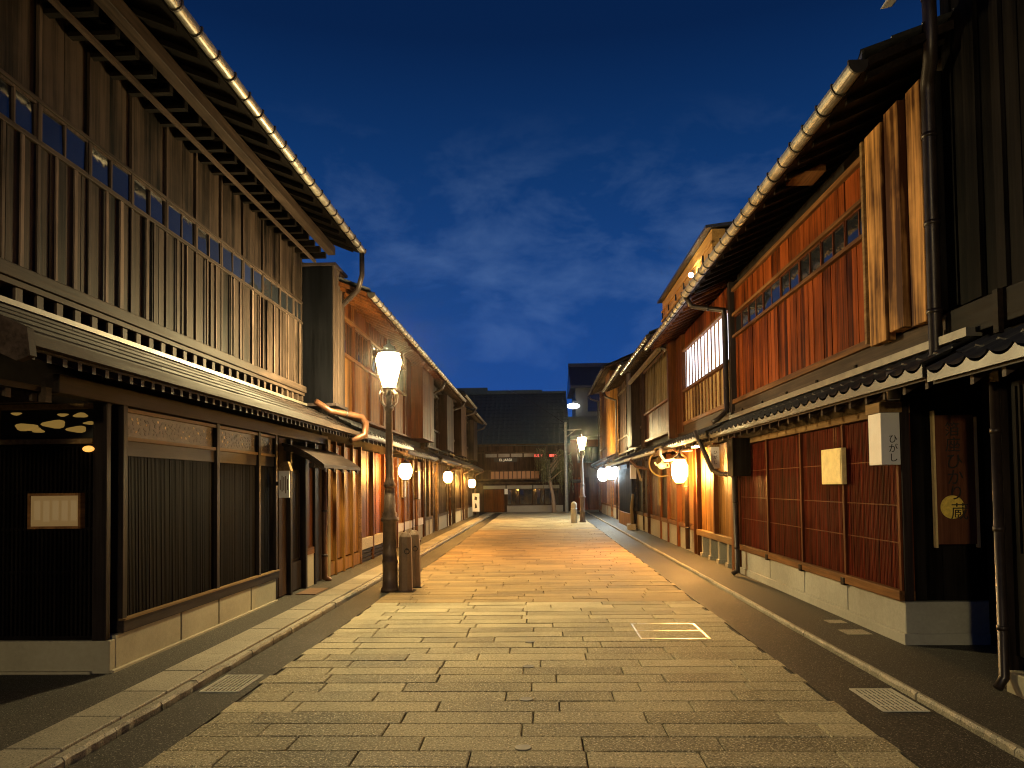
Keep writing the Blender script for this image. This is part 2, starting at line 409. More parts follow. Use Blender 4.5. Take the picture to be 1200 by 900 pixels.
class MB:
    def __init__(self):
        self.v, self.f, self.smooth, self.mi, self.cur = [], [], [], [], 0
    def face(self, ids, sm=False):
        self.f.append(ids); self.smooth.append(sm); self.mi.append(self.cur)
    def pieces(self):
        """one MB for each connected piece"""
        par = list(range(len(self.v)))
        def find(i):
            while par[i] != i:
                par[i] = par[par[i]]; i = par[i]
            return i
        for f in self.f:
            for q in f[1:]: par[find(q)] = find(f[0])
        out = {}
        for f, s, m in zip(self.f, self.smooth, self.mi):
            r = find(f[0])
            mb, mp = out.setdefault(r, (MB(), {}))
            ids = []
            for q in f:
                if q not in mp: mp[q] = len(mb.v); mb.v.append(self.v[q])
                ids.append(mp[q])
            mb.cur = m; mb.face(ids, s)
        return [x[0] for x in out.values()]
    def box(self, x0, x1, y0, y1, z0, z1):
        x0, x1 = min(x0, x1), max(x0, x1); y0, y1 = min(y0, y1), max(y0, y1); z0, z1 = min(z0, z1), max(z0, z1)
        b = len(self.v)
        self.v += [(x0, y0, z0), (x1, y0, z0), (x1, y1, z0), (x0, y1, z0), (x0, y0, z1), (x1, y0, z1), (x1, y1, z1), (x0, y1, z1)]
        for q in ((3, 2, 1, 0), (4, 5, 6, 7), (0, 1, 5, 4), (1, 2, 6, 5), (2, 3, 7, 6), (3, 0, 4, 7)):
            self.face([b + i for i in q])
        return self
    def wbox(self, fr, a0, a1, d0, d1, z0, z1):
        p, q = fr.pt(a0, d0, z0), fr.pt(a1, d1, z1)
        return self.box(p[0], q[0], p[1], q[1], z0, z1)
    def hexa(self, pts):
        """8 points: bottom ring then top ring"""
        b = len(self.v); self.v += [tuple(p) for p in pts]
        for q in ((3, 2, 1, 0), (4, 5, 6, 7), (0, 1, 5, 4), (1, 2, 6, 5), (2, 3, 7, 6), (3, 0, 4, 7)):
            self.face([b + i for i in q])
        return self
    def prism(self, prof, fr, a0, a1):
        """a (d, z) outline run along the wall from a0 to a1"""
        n = len(prof); b = len(self.v)
        self.v += [fr.pt(a0, d, z) for d, z in prof] + [fr.pt(a1, d, z) for d, z in prof]
        for i in range(n):
            j = (i + 1) % n
            self.face([b + i, b + j, b + n + j, b + n + i])
        self.face([b + i for i in range(n)][::-1]); self.face([b + n + i for i in range(n)])
        return self
    def tube(self, path, r, n=10, cap=True, radii=None):
        pts = [Vector(p) for p in path]
        rings = []
        prev = None
        for i, p in enumerate(pts):
            if i == 0: t = pts[1] - p
            elif i == len(pts) - 1: t = p - pts[i - 1]
            else: t = (pts[i + 1] - p).normalized() + (p - pts[i - 1]).normalized()
            t = t.normalized() if t.length > 1e-9 else Vector((0, 0, 1))
            if prev is None:
                up = Vector((0, 0, 1)) if abs(t.z) < 0.9 else Vector((0, 1, 0))
                x = t.cross(up).normalized()
            else:
                x = (prev - t * prev.dot(t)).normalized()
            prev = x
            y = t.cross(x)
            rr = radii[i] if radii else r
            if 0 < i < len(pts) - 1:
                c = (pts[i + 1] - p).normalized().dot((p - pts[i - 1]).normalized())
                k = 1.0 / max(0.6, math.sqrt(max(0.0, (1 + c) / 2)))
            else:
                k = 1.0
            b = len(self.v)
            for j in range(n):
                a = 2 * math.pi * j / n
                q = p + (x * math.cos(a) + y * math.sin(a)) * rr * (k if k < 1.3 else 1.3)
                self.v.append(tuple(q))
            rings.append(b)
        for b0, b1 in zip(rings, rings[1:]):
            for j in range(n):
                k2 = (j + 1) % n
                self.face([b0 + j, b0 + k2, b1 + k2, b1 + j], True)
        if cap:
            self.face([rings[0] + j for j in range(n)][::-1]); self.face([rings[-1] + j for j in range(n)])
        return self
    def lathe(self, prof, x, y, n=24, smooth=True):
        b = len(self.v)
        for r, z in prof:
            for j in range(n):
                a = 2 * math.pi * j / n
                self.v.append((x + r * math.cos(a), y + r * math.sin(a), z))
        for i in range(len(prof) - 1):
            for j in range(n):
                k = (j + 1) % n
                self.face([b + i * n + j, b + i * n + k, b + (i + 1) * n + k, b + (i + 1) * n + j], smooth)
        self.face([b + j for j in range(n)][::-1])
        e = b + (len(prof) - 1) * n
        self.face([e + j for j in range(n)])
        return self
    def ball(self, x, y, z, rx, ry=None, rz=None, n=20, m=12):
        ry = ry or rx; rz = rz or rx
        b = len(self.v)
        self.v.append((x, y, z - rz))
        for i in range(1, m):
            th = math.pi * i / m
            for j in range(n):
                a = 2 * math.pi * j / n
                self.v.append((x + rx * math.sin(th) * math.cos(a), y + ry * math.sin(th) * math.sin(a), z - rz * math.cos(th)))
        self.v.append((x, y, z + rz)); e = len(self.v) - 1
        for j in range(n):
            k = (j + 1) % n
            self.face([b, b + 1 + k, b + 1 + j], True)
            self.face([e, b + 1 + (m - 2) * n + j, b + 1 + (m - 2) * n + k], True)
            for i in range(m - 2):
                p = b + 1 + i * n
                self.face([p + j, p + k, p + n + k, p + n + j], True)
        return self
    def grid(self, rows, sm=False):
        """rows of equal length points -> a sheet"""
        b = len(self.v); n = len(rows[0])
        for r in rows: self.v += [tuple(p) for p in r]
        for i in range(len(rows) - 1):
            for j in range(n - 1):
                self.face([b + i * n + j, b + i * n + j + 1, b + (i + 1) * n + j + 1, b + (i + 1) * n + j], sm)
        return self

def mesh_obj(name, mb, mat, parent=None, loc=(0, 0, 0), bev=0):
    me = bpy.data.meshes.new(name)
    me.from_pydata([(x - loc[0], y - loc[1], z - loc[2]) for x, y, z in mb.v], [], mb.f)
    if any(mb.smooth):
        me.polygons.foreach_set('use_smooth', mb.smooth)
    if any(mb.mi): me.polygons.foreach_set('material_index', mb.mi)
    me.validate()
    bm = bmesh.new(); bm.from_mesh(me)
    bmesh.ops.recalc_face_normals(bm, faces=bm.faces)
    bm.to_mesh(me); bm.free()
    for q in ([mat] if isinstance(mat, str) else mat): me.materials.append(MATS[q])
    o = bpy.data.objects.new(name, me)
    C.objects.link(o)
    if parent is not None: o.parent = parent
    else: o.location = loc
    if bev:
        bv = o.modifiers.new('bevel', 'BEVEL'); bv.width = bev; bv.segments = 2; bv.limit_method = 'ANGLE'
    return o

class Thing:
    def __init__(self, name, label, cat, loc, group=None):
        self.loc = tuple(loc)
        o = bpy.data.objects.new(name, None); C.objects.link(o)
        o.empty_display_size = 0.2
        o.location = loc; o['label'] = label; o['category'] = cat
        if group: o['group'] = group
        self.o = o
    def part(self, name, mb, mat, parent=None, label=None, bev=0):
        p = mesh_obj(name, mb, mat, parent or self.o, self.loc, bev)
        if label: p['label'] = label
        return p

    def each(self, name, mb, mat, parent=None, bev=0):
        for q in mb.pieces(): self.part(name, q, mat, parent, None, bev)

def single(name, mb, mat, label, cat, loc=(0, 0, 0), group=None, bev=0):
    o = mesh_obj(name, mb, mat, None, loc, bev)
    o['label'] = label; o['category'] = cat
    if group: o['group'] = group
    return o

def struct(name, mb, mat, kind='structure'):
    o = mesh_obj(name, mb, mat); o['kind'] = kind
    return o

def copy_tree(o, parent=None):
    c = o.copy(); C.objects.link(c)
    if parent is not None: c.parent = parent
    for ch in list(o.children): copy_tree(ch, c)
    return c

def repeat(t, loc, label, rotz=0):
    c = copy_tree(t.o if isinstance(t, Thing) else t)
    c.location = loc; c.rotation_euler.z = rotz; c['label'] = label
    return c

def text_mesh(txt, size, mat, name, thing, frame_fn, extrude=0.002, parent=None):
    """letters as flat raised shapes; frame_fn maps (u, v, w) of the lettering to the world"""
    cu = bpy.data.curves.new('lettering', 'FONT')
    cu.body = txt; cu.size = size; cu.align_x = 'CENTER'; cu.align_y = 'CENTER'; cu.extrude = extrude; cu.resolution_u = 3
    to = bpy.data.objects.new('lettering', cu); C.objects.link(to)
    bpy.context.view_layer.update()
    dg = bpy.context.evaluated_depsgraph_get()
    me = bpy.data.meshes.new_from_object(to.evaluated_get(dg))
    mb = MB()
    mb.v = [frame_fn(*v.co) for v in me.vertices]
    for p in me.polygons: mb.face(list(p.vertices))
    bpy.data.objects.remove(to)
    return thing.part(name, mb, mat, parent)

# ------------------------------------------------------------------ building helpers
def boards(mb, fr, a0, a1, z0, z1, w, d0=0.0, th=0.022, gap=0.004, jw=0.25, jd=0.006, ragged=0.0):
    a = a0
    while a < a1 - 0.01:
        ww = w * (1 + U(-jw, jw))
        b = min(a1, a + ww)
        if a1 - b < 0.35 * w: b = a1
        mb.wbox(fr, a + gap / 2, b - gap / 2, d0, d0 + th + U(-jd, jd), z0 - U(0, ragged), z1)
        a = b
    return mb

def lattice(mb, fr, a0, a1, z0, z1, pitch, w, d0, d1, rails=()):
    n = max(1, int(round((a1 - a0) / pitch)))
    for i in range(n):
        c = a0 + (i + 0.5) * (a1 - a0) / n
        mb.wbox(fr, c - w / 2, c + w / 2, d0, d1 + U(-0.002, 0.002), z0, z1)
    for z in rails:
        mb.wbox(fr, a0, a1, d0 - 0.004, d0 + 0.6 * (d1 - d0), z - 0.012, z + 0.012)
    return mb

def tile_sheet(fr, a0, a1, d0, z0, d1, z1, pitch=0.265, course=0.26, amp=0.04, step=0.018, per=8):
    """tiled slope from the eave (d0, z0) up to (d1, z1)"""
    mb = MB()
    n = max(1, int(round((a1 - a0) / pitch))); na = n * per
    ln = math.hypot(d1 - d0, z1 - z0); m = max(1, int(round(ln / course)))
    nd, nz_ = -(z1 - z0) / ln, (d1 - d0) / ln
    if nz_ < 0: nd, nz_ = -nd, -nz_
    nd = abs(z1 - z0) / ln * (1 if d1 < d0 else -1); nz_ = abs(d1 - d0) / ln
    rows = []
    for i in range(m):
        for e in (0, 1):
            t = (i + e) / m
            lift = step * (1 - e)
            row = []
            for k in range(na + 1):
                a = a0 + (a1 - a0) * k / na
                h = amp * (1 - abs(math.sin(math.pi * k / per)) ** 0.8) + lift
                row.append(fr.pt(a, d0 + (d1 - d0) * t + nd * h, z0 + (z1 - z0) * t + nz_ * h))
            rows.append(row)
    mb.grid(rows)
    return mb

def eave_tiles(fr, a0, a1, d, z, pitch=0.265, drop=0.045, amp=0.05, per=10, th=0.02):
    """the row of flat-fronted tiles along the eave, scalloped on top"""
    mb = MB()
    n = max(1, int(round((a1 - a0) / pitch))); na = n * per
    fb, ft, bt, bb = [], [], [], []
    for k in range(na + 1):
        a = a0 + (a1 - a0) * k / na
        h = amp * (1 - abs(math.sin(math.pi * k / per)) ** 0.75)
        fb.append(fr.pt(a, d, z - drop)); ft.append(fr.pt(a, d, z + 0.006 + h))
        bt.append(fr.pt(a, d - th, z + 0.006 + h)); bb.append(fr.pt(a, d - th, z - drop))
    mb.grid([fb, ft, bt, bb, fb])
    return mb

def gutter(thing, fr, a0, a1, d, z, r=0.055, clip=0.35, mat='gutter_metal', name='gutter'):
    mb = MB()
    n = 10
    segs = max(1, int(round((a1 - a0) / clip)))
    prof = []
    for i in range(n + 1):
        a = math.pi + math.pi * i / n
        prof.append((d + r * math.cos(a), z + 1.15 * r * math.sin(a)))
    for i in range(n, -1, -1):
        a = math.pi + math.pi * i / n
        prof.append((d + (r - 0.007) * math.cos(a), z + 1.15 * (r - 0.007) * math.sin(a)))
    for k in range(segs):
        b0 = a0 + (a1 - a0) * k / segs; b1 = a0 + (a1 - a0) * (k + 1) / segs
        dz = U(-0.004, 0.004)
        mb.prism([(p, q + dz) for p, q in prof], fr, b0 + 0.004, b1 - 0.004)
    cl = mb; cl.cur = 1
    R = r + 0.008
    for k in range(segs + 1):
        b = a0 + (a1 - a0) * k / segs
        pr = [(d + R * math.cos(math.pi + math.pi * i / n), z + 1.15 * R * math.sin(math.pi + math.pi * i / n)) for i in range(n + 1)]
        cl.prism(pr + [(d + R, z + 0.02), (d - R, z + 0.02)], fr, b - 0.012, b + 0.012)
    return thing.part(name, mb, [mat, 'gutter_clip'])

def roof(thing, fr, a0, a1, d_eave, z_eave, d_back=-4.2, slope=0.42, wall_d=0.0, tiles='near', rafter=0.40, soffit='grey_brown_soffit', rear=True, rise=0.0):
    """main roof: tiled slope, boarded soffit with rafters, and the rear slope"""
    z_top = z_eave + slope * (d_eave - d_back)
    th = 0.10
    body = MB()
    body.prism([(d_eave - 0.02, z_eave - 0.01), (d_back, z_top - 0.01), (d_back, z_top - th - 0.05), (d_eave - 0.02, z_eave - 0.075)], fr, a0, a1)
    body.prism([(d_back - 0.001, z_top - 0.01), (d_back - 4.0, z_top - 0.01 - slope * 4.0), (d_back - 4.0, z_top - th - slope * 4.0), (d_back - 0.001, z_top - th - 0.05)], fr, a0, a1)
    r = thing.part('roof', body, soffit)
    if tiles == 'near':
        thing.part('roof_tiles', tile_sheet(fr, a0, a1, d_eave + 0.02, z_eave, d_back, z_top), 'roof_tile', r)
        thing.part('eave_tiles', eave_tiles(fr, a0, a1, d_eave + 0.03, z_eave - 0.005), 'roof_tile', r)
    else:
        thing.part('roof_tiles', tile_sheet(fr, a0, a1, d_eave + 0.02, z_eave, d_back, z_top, 0.265, 0.8, per=4), 'roof_tile', r)
    rd = MB()
    rd.wbox(fr, a0 + 0.02, a1 - 0.02, d_back - 0.16, d_back + 0.16, z_top - 0.02, z_top + 0.26)
    rd.wbox(fr, a0, a1, d_back - 0.11, d_back + 0.11, z_top + 0.262, z_top + 0.33)
    thing.part('ridge', rd, 'roof_tile', r)
    rf = MB()
    a = a0 + 0.12
    while a < a1 - 0.1:
        d1 = wall_d - 0.10
        z1 = z_eave - 0.08 + slope * (d_eave - d1)
        rf.hexa([fr.pt(a, d_eave - 0.06, z_eave - 0.125), fr.pt(a + 0.05, d_eave - 0.06, z_eave - 0.125), fr.pt(a + 0.05, d1, z1 - 0.06), fr.pt(a, d1, z1 - 0.06),
                 fr.pt(a, d_eave - 0.06, z_eave - 0.07), fr.pt(a + 0.05, d_eave - 0.06, z_eave - 0.07), fr.pt(a + 0.05, d1, z1 + 0.0), fr.pt(a, d1, z1 + 0.0)])
        a += rafter
    thing.each('rafter', rf, soffit, r)
    return r, z_top

def core(thing, fr, a0, a1, d_front, d_back, z1, mat='dark_core', z0=0.0, gable=None):
    """the closed body behind the facade, up to the roof"""
    mb = MB()
    if gable:
        de, ze, sl = gable
        zf = ze - 0.16 + sl * (de - d_front); zb = ze - 0.16 + sl * (de - d_back)
        mid = d_back
        mb.prism([(d_front, z0), (d_front, zf), (mid, zb), (mid - 3.6, zb - sl * 3.6), (mid - 3.6, z0)], fr, a0, a1)
    else:
        mb.wbox(fr, a0, a1, d_front, d_back, z0, z1)
    return thing.part('wall', mb, mat)

def panes(thing, parent, fr, a0, a1, n, d, z0, z1, mat='glass_pane', gap=0.014):
    mb = MB()
    w = (a1 - a0) / n
    for i in range(n):
        t = U(-0.006, 0.006); u = U(-0.006, 0.006)
        b0, b1 = a0 + i * w + gap, a0 + (i + 1) * w - gap
        mb.hexa([fr.pt(b0, d - 0.004 + t, z0), fr.pt(b1, d - 0.004 - t, z0), fr.pt(b1, d - t, z0), fr.pt(b0, d + t, z0),
                 fr.pt(b0, d - 0.004 + t + u, z1), fr.pt(b1, d - 0.004 - t + u, z1), fr.pt(b1, d - t + u, z1), fr.pt(b0, d + t + u, z1)])
    return thing.part('pane', mb, mat, parent)

def window(thing, fr, a0, a1, z0, z1, n, d=0.0, frame='grey_brown_posts', pane='glass_pane', bar=0.018):
    mb = MB()
    mb.wbox(fr, a0, a1, d, d + 0.03, z0, z0 + 0.02); mb.wbox(fr, a0, a1, d, d + 0.03, z1 - 0.02, z1)
    for i in range(n + 1):
        c = a0 + (a1 - a0) * i / n
        c = min(max(c, a0 + bar / 2), a1 - bar / 2)
        mb.wbox(fr, c - bar / 2, c + bar / 2, d, d + 0.028, z0 + 0.02, z1 - 0.02)
    w = thing.part('window', mb, frame)
    panes(thing, w, fr, a0, a1, n, d + 0.016, z0 + 0.02, z1 - 0.02, pane, bar / 2)
    return w

def pipe(thing, path, r=0.04, mat='copper_pipe', name='downpipe', bands=True):
    mb = MB(); mb.tube(path, r, 12)
    p = thing.part(name, mb, mat)
    if bands:
        b = MB()
        for q0, q1 in zip(path, path[1:]):
            q0, q1 = Vector(q0), Vector(q1)
            ln = (q1 - q0).length
            if ln < 0.5: continue
            k = int(ln / 1.0) + 1
            for i in range(k):
                c = q0 + (q1 - q0) * ((i + 0.5) / k); t = (q1 - q0).normalized() * 0.018
                b.tube([c - t, c + t], r + 0.007, 12)
        if b.v: thing.each('pipe_band', b, 'dark_pipe', p)
    return p

def hisashi_tiled(thing, fr, a0, a1, d_eave, z_eave, d_top, z_top, detail='near', mat_front='eave_tile'):
    """the lower lean-to roof of tiles over the ground floor"""
    mb = MB()
    mb.prism([(d_eave - 0.03, z_eave - 0.012), (d_top, z_top - 0.012), (d_top, z_top - 0.09), (d_eave - 0.03, z_eave - 0.075)], fr, a0, a1)
    h = thing.part('lean_to_roof', mb, 'dark_frame_rail')
    thing.part('lean_to_tiles', tile_sheet(fr, a0, a1, d_eave, z_eave, d_top, z_top, per=8 if detail == 'near' else 4), 'roof_tile', h)
    thing.part('eave_tiles', eave_tiles(fr, a0, a1, d_eave + 0.012, z_eave - 0.012, per=10 if detail == 'near' else 4), mat_front, h)
    rf = MB()
    a = a0 + 0.1
    sl = (z_top - z_eave) / (d_eave - d_top)
    while a < a1 - 0.1:
        rf.hexa([fr.pt(a, d_eave - 0.08, z_eave - 0.13), fr.pt(a + 0.045, d_eave - 0.08, z_eave - 0.13), fr.pt(a + 0.045, d_top, z_top - 0.14), fr.pt(a, d_top, z_top - 0.14),
                 fr.pt(a, d_eave - 0.08, z_eave - 0.078 + 0.05 * sl), fr.pt(a + 0.045, d_eave - 0.08, z_eave - 0.078 + 0.05 * sl), fr.pt(a + 0.045, d_top, z_top - 0.092), fr.pt(a, d_top, z_top - 0.092)])
        a += 0.36
    thing.each('rafter', rf, 'dark_frame_cross', h)
    return h
# ------------------------------------------------------------------ setting: ground, road, gutters, pavements
g = MB(); g.box(-300, 300, -300, 300, -0.6, -0.14); struct('ground', g, 'ground_soil')
g = MB(); g.box(-2.60, 2.56, -12, 43.0, -0.10, -0.016); struct('road_bed', g, 'paver_joint')
g = MB(); g.box(-2.60, -2.19, -12, 43.0, -0.015, -0.004); g.box(1.985, 2.56, -12, 43.0, -0.015, -0.004)
struct('road_asphalt', g, 'asphalt')
g = MB()
y = -11.9
row = 0
while y < 42.9:
    dp = 0.25 + U(-0.006, 0.006)
    x0 = -2.185 + U(-0.03, 0.03); x1 = 1.975 + U(-0.03, 0.03)
    x = x0
    first = True
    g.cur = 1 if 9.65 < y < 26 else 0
    while x < x1 - 0.01:
        w = U(0.62, 0.98) * (U(0.3, 0.8) if first else 1)
        first = False
        b = x + w
        if x1 - b < 0.28: b = x1
        gp = 0.0032
        zt = U(-0.0022, 0.0022); tx = U(-0.0012, 0.0012); ty = U(-0.0012, 0.0012)
        i0 = len(g.v)
        X0, X1, Y0, Y1 = x + gp, b - gp, y + gp, y + dp - gp
        c = 0.005
        q = [U(-0.002, 0.002) for _ in range(8)]
        g.v += [(X0 + q[0], Y0 + q[1], -0.014), (X1 + q[2], Y0 + q[3], -0.014), (X1 + q[4], Y1 + q[5], -0.014), (X0 + q[6], Y1 + q[7], -0.014),
                (X0 + q[0] + c * .35, Y0 + q[1] + c * .35, zt - 0.006), (X1 + q[2] - c * .35, Y0 + q[3] + c * .35, zt - 0.006), (X1 + q[4] - c * .35, Y1 + q[5] - c * .35, zt - 0.006), (X0 + q[6] + c * .35, Y1 + q[7] - c * .35, zt - 0.006),
                (X0 + c * 1.4, Y0 + c * 1.2, zt - tx - ty), (X1 - c * 1.4, Y0 + c * 1.2, zt + tx - ty), (X1 - c * 1.4, Y1 - c * 1.2, zt + tx + ty), (X0 + c * 1.4, Y1 - c * 1.2, zt - tx + ty)]
        for a in (0, 4):
            for k in range(4):
                k2 = (k + 1) % 4
                g.face([i0 + a + k, i0 + a + k2, i0 + a + 4 + k2, i0 + a + 4 + k])
        g.face([i0 + 8, i0 + 9, i0 + 10, i0 + 11])
        x = b
    y += dp
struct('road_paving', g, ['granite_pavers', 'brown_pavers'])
# gutters: narrow slots with a rough bright lip
g = MB(); g.box(-2.66, -2.60, -12, 43, -0.12, -0.075); g.box(2.56, 2.615, -12, 43, -0.12, -0.075); struct('gutter_channel', g, 'paver_joint')
g = MB()
for side, xa, xb in ((-1, -2.725, -2.662), (1, 2.617, 2.652)):
    y = -12
    while y < 42.6:
        ln = U(0.5, 0.62)
        j = U(-0.004, 0.004)
        zt = (0.030 if side < 0 else 0.016) + U(-0.004, 0.004)
        b = len(g.v); n = 8
        inner = xb if side < 0 else xa
        outer = xa if side < 0 else xb
        for k in range(n + 1):
            yy = y + 0.003 + (ln - 0.006) * k / n
            e = U(-0.009, 0.006) * (1 if side > 0 else -1)
            g.v += [(inner + e, yy, -0.12), (inner + e, yy, zt - 0.02), (inner + e * 0.4 - side * -0.012, yy, zt + U(-0.003, 0.002)), (outer, yy, zt), (outer, yy, -0.12)]
        for k in range(n):
            for m_ in range(4):
                p = b + k * 5 + m_
                g.face([p, p + 1, p + 6, p + 5])
        g.face([b, b + 1, b + 2, b + 3, b + 4]); e = b + n * 5; g.face([e, e + 1, e + 2, e + 3, e + 4])
        y += ln
struct('gutter_edge', g, 'kerb_stone')
g = MB()
y = -12
while y < 42.4:
    ln = 0.6
    g.box(-3.06, -2.727, y + 0.004, y + ln - 0.004, -0.12, 0.050 + U(-0.003, 0.003)); y += ln
o = struct('kerb', g, 'kerb_stone')
bv = o.modifiers.new('bevel', 'BEVEL'); bv.width = 0.008; bv.segments = 2
g = MB(); g.box(-14, -3.062, -12, 43, -0.12, 0.040); struct('pavement', g, 'pavement_asphalt')
g = MB(); g.box(2.654, 14, -12, 43, -0.12, 0.012); struct('pavement', g, 'pavement_asphalt')
g = MB(); g.box(-30, 30, 43.0, 60, -0.12, 0.0); struct('road', g, 'kerb_stone')
# ------------------------------------------------------------------ left row of houses
# nearest house on the left: lattice ground floor, board-clad upper floor with a band of panes
UW = Fr('L', -3.83)          # upper wall plane
LW = Fr('L', -3.50)          # ground-floor wall plane
h = Thing('townhouse', 'large grey-brown wooden townhouse on the left with black lattice front and small upper panes', 'house', (-3.5, 6.1, 0))
Y0, Y1 = 1.2, 11.95
core(h, UW, Y0, 12.2, -0.35, -4.0, 5.3, gable=(0.93, 5.42, 0.40), z0=2.75)
mb = MB(); mb.wbox(LW, 6.06, 12.2, -0.12, -6, 0, 2.75); h.part('wall', mb, 'dark_core')
mb = MB(); mb.wbox(LW, 1.2, 5.97, -0.98, -6, 0, 2.75); h.part('wall', mb, 'dark_core', label='dark set-back wall of the entrance bay')
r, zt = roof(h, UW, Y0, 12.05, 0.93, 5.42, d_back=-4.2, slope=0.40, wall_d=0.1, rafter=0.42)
gutter(h, UW, Y0, 12.0, 0.985, 5.37)
# upper wall: posts, boards, rails, panes
posts = [1.25, 1.9, 2.55, 3.2, 3.85, 4.5, 5.02, 5.56, 6.21, 6.88, 7.54, 8.21, 8.88, 9.55, 10.24, 10.93, 11.55]
Z0, ZW0, ZW1, ZT = 3.15, 4.20, 4.50, 5.36
for a0, a1 in zip(posts, posts[1:] + [11.93]):
    mb = MB(); boards(mb, UW, a0 + 0.025, a1 - 0.025, Z0 + 0.002, ZW0 - 0.03, 0.17, -0.04, 0.03, 0.010, 0.35, 0.011)
    # a raised batten or two in each bay, as the old boards have
    h.part('lower_boarding', mb, 'grey_brown_boards')
    mb = MB()
    k = random.choice((2, 2, 3))
    for i in range(k):
        c = a0 + (a1 - a0) * (i + 1) / (k + 1) + U(-0.09, 0.09)
        hw = U(0.010, 0.028)
        mb.wbox(UW, c - hw, c + hw, 0.002, 0.016, Z0 + 0.004, ZW0 - 0.034)
    h.each('batten', mb, 'batten_wood')
    mb = MB(); boards(mb, UW, a0 + 0.02, a1 - 0.02, ZW1 + 0.03, ZT, 0.33, -0.04, 0.025, 0.004, 0.1, 0.003)
    h.part('upper_boarding', mb, 'grey_brown_boards')
    window(h, UW, a0 + 0.02, a1 - 0.02, ZW0, ZW1, 2, -0.026)
for p in posts + [11.93]:
    mb = MB(); mb.wbox(UW, p - 0.02, p + 0.02, -0.05, 0.008, Z0 + 0.003, ZT); h.part('post', mb, 'grey_brown_posts', bev=0.004)
for z, t, d in ((ZW0 - 0.016, 0.032, 0.020), (ZW1 + 0.016, 0.032, 0.020), (ZT + 0.03, 0.10, 0.05)):
    mb = MB(); mb.wbox(UW, Y0, 11.95, -0.05, d, z - t / 2, z + t / 2); h.part('rail', mb, 'grey_brown_rails', bev=0.004)
mb = MB(); mb.wbox(UW, Y0, 11.95, -0.1, 0.075, 3.045, 3.149); h.part('sill_beam', mb, 'grey_brown_rails', bev=0.008)
mb = MB(); mb.wbox(UW, Y0, 11.95, -0.1, 0.045, 3.0, 3.043); h.part('sill_beam', mb, 'grey_brown_rails')
mb = MB()
a = Y0 + 0.1
while a < 11.9:
    mb.wbox(UW, a, a + 0.075, -0.08, 0.02, 2.82, 2.999); a += 0.235
h.each('stub_post', mb, 'grey_brown_posts')
# brackets and purlin carrying the eave
mb = MB(); mb.wbox(UW, Y0, 12.0, 0.42, 0.54, 5.30, 5.435); h.part('eave_beam', mb, 'grey_brown_rails', bev=0.006)
mb = MB()
a = Y0 + 0.2
while a < 12:
    mb.wbox(UW, a, a + 0.07, 0.0, 0.40, 5.24, 5.33); a += 0.30
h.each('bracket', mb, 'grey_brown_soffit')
mb = MB(); mb.wbox(UW, Y0, 11.95, 0.20, 0.24, 5.17, 5.21); h.part('rail', mb, 'grey_brown_rails')
# lean-to roof of boards
lt = MB()
steps = 6
d_t, z_t, d_e, z_e = 0.0, 2.86, 0.87, 2.395
for i in range(steps):
    t0, t1 = i / steps, (i + 1) / steps + 0.03
    da, za = d_t + (d_e - d_t) * t0, z_t + (z_e - z_t) * t0
    db, zb = d_t + (d_e - d_t) * min(1, t1), z_t + (z_e - z_t) * min(1, t1)
    a = 4.2
    while a < 12.25:
        b = min(12.25, a + U(1.5, 2.1))
        j = U(-0.003, 0.003)
        lt.prism([(da, za + j), (db, zb + 0.022 + j), (db, zb + j), (da, za - 0.02 + j)], UW, a + 0.002, b - 0.002)
        a = b
hr = h.part('lean_to_roof', lt, 'roof_boards')
mb = MB(); mb.wbox(UW, 4.2, 12.25, 0.021, 0.09, 2.835, 2.875); h.part('flashing', mb, 'flashing_metal', hr)
mb = MB(); mb.prism([(d_e + 0.015, z_e + 0.03), (d_e + 0.015, z_e - 0.035), (d_e - 0.05, z_e - 0.035), (d_e - 0.05, z_e + 0.02)], UW, 4.2, 12.25); h.part('eave_board', mb, 'grey_brown_rails', hr)
mb = MB(); mb.prism([(d_e - 0.06, z_e + 0.0), (0.0, 2.81), (0.0, 2.76), (d_e - 0.06, z_e - 0.05)], UW, 4.22, 12.2); h.part('soffit', mb, 'dark_frame_rail', hr)
mb = MB()
a = 4.3
while a < 12.2:
    mb.prism([(d_e - 0.045, z_e - 0.055), (d_e - 0.045, z_e - 0.105), (0.05, z_e + 0.26), (0.05, z_e + 0.31)], UW, a, a + 0.045); a += 0.155
h.each('rafter', mb, 'dark_frame_cross', hr)
mb = MB(); mb.wbox(UW, 4.2, 12.2, 0.42, 0.52, 2.40, 2.48); h.part('purlin', mb, 'dark_frame_rail', hr)
mb = MB(); mb.prism([(0.02, 2.86), (0.92, 2.44), (0.94, 2.28), (0.86, 2.25), (0.02, 2.64)], UW, 4.14, 4.198); h.part('verge_board', mb, 'grey_brown_rails', hr)
mb = MB(); mb.wbox(LW, 5.3, 12.2, -0.12, 0.02, 2.22, 2.36); h.part('head_beam', mb, 'dark_frame_rail', bev=0.006)
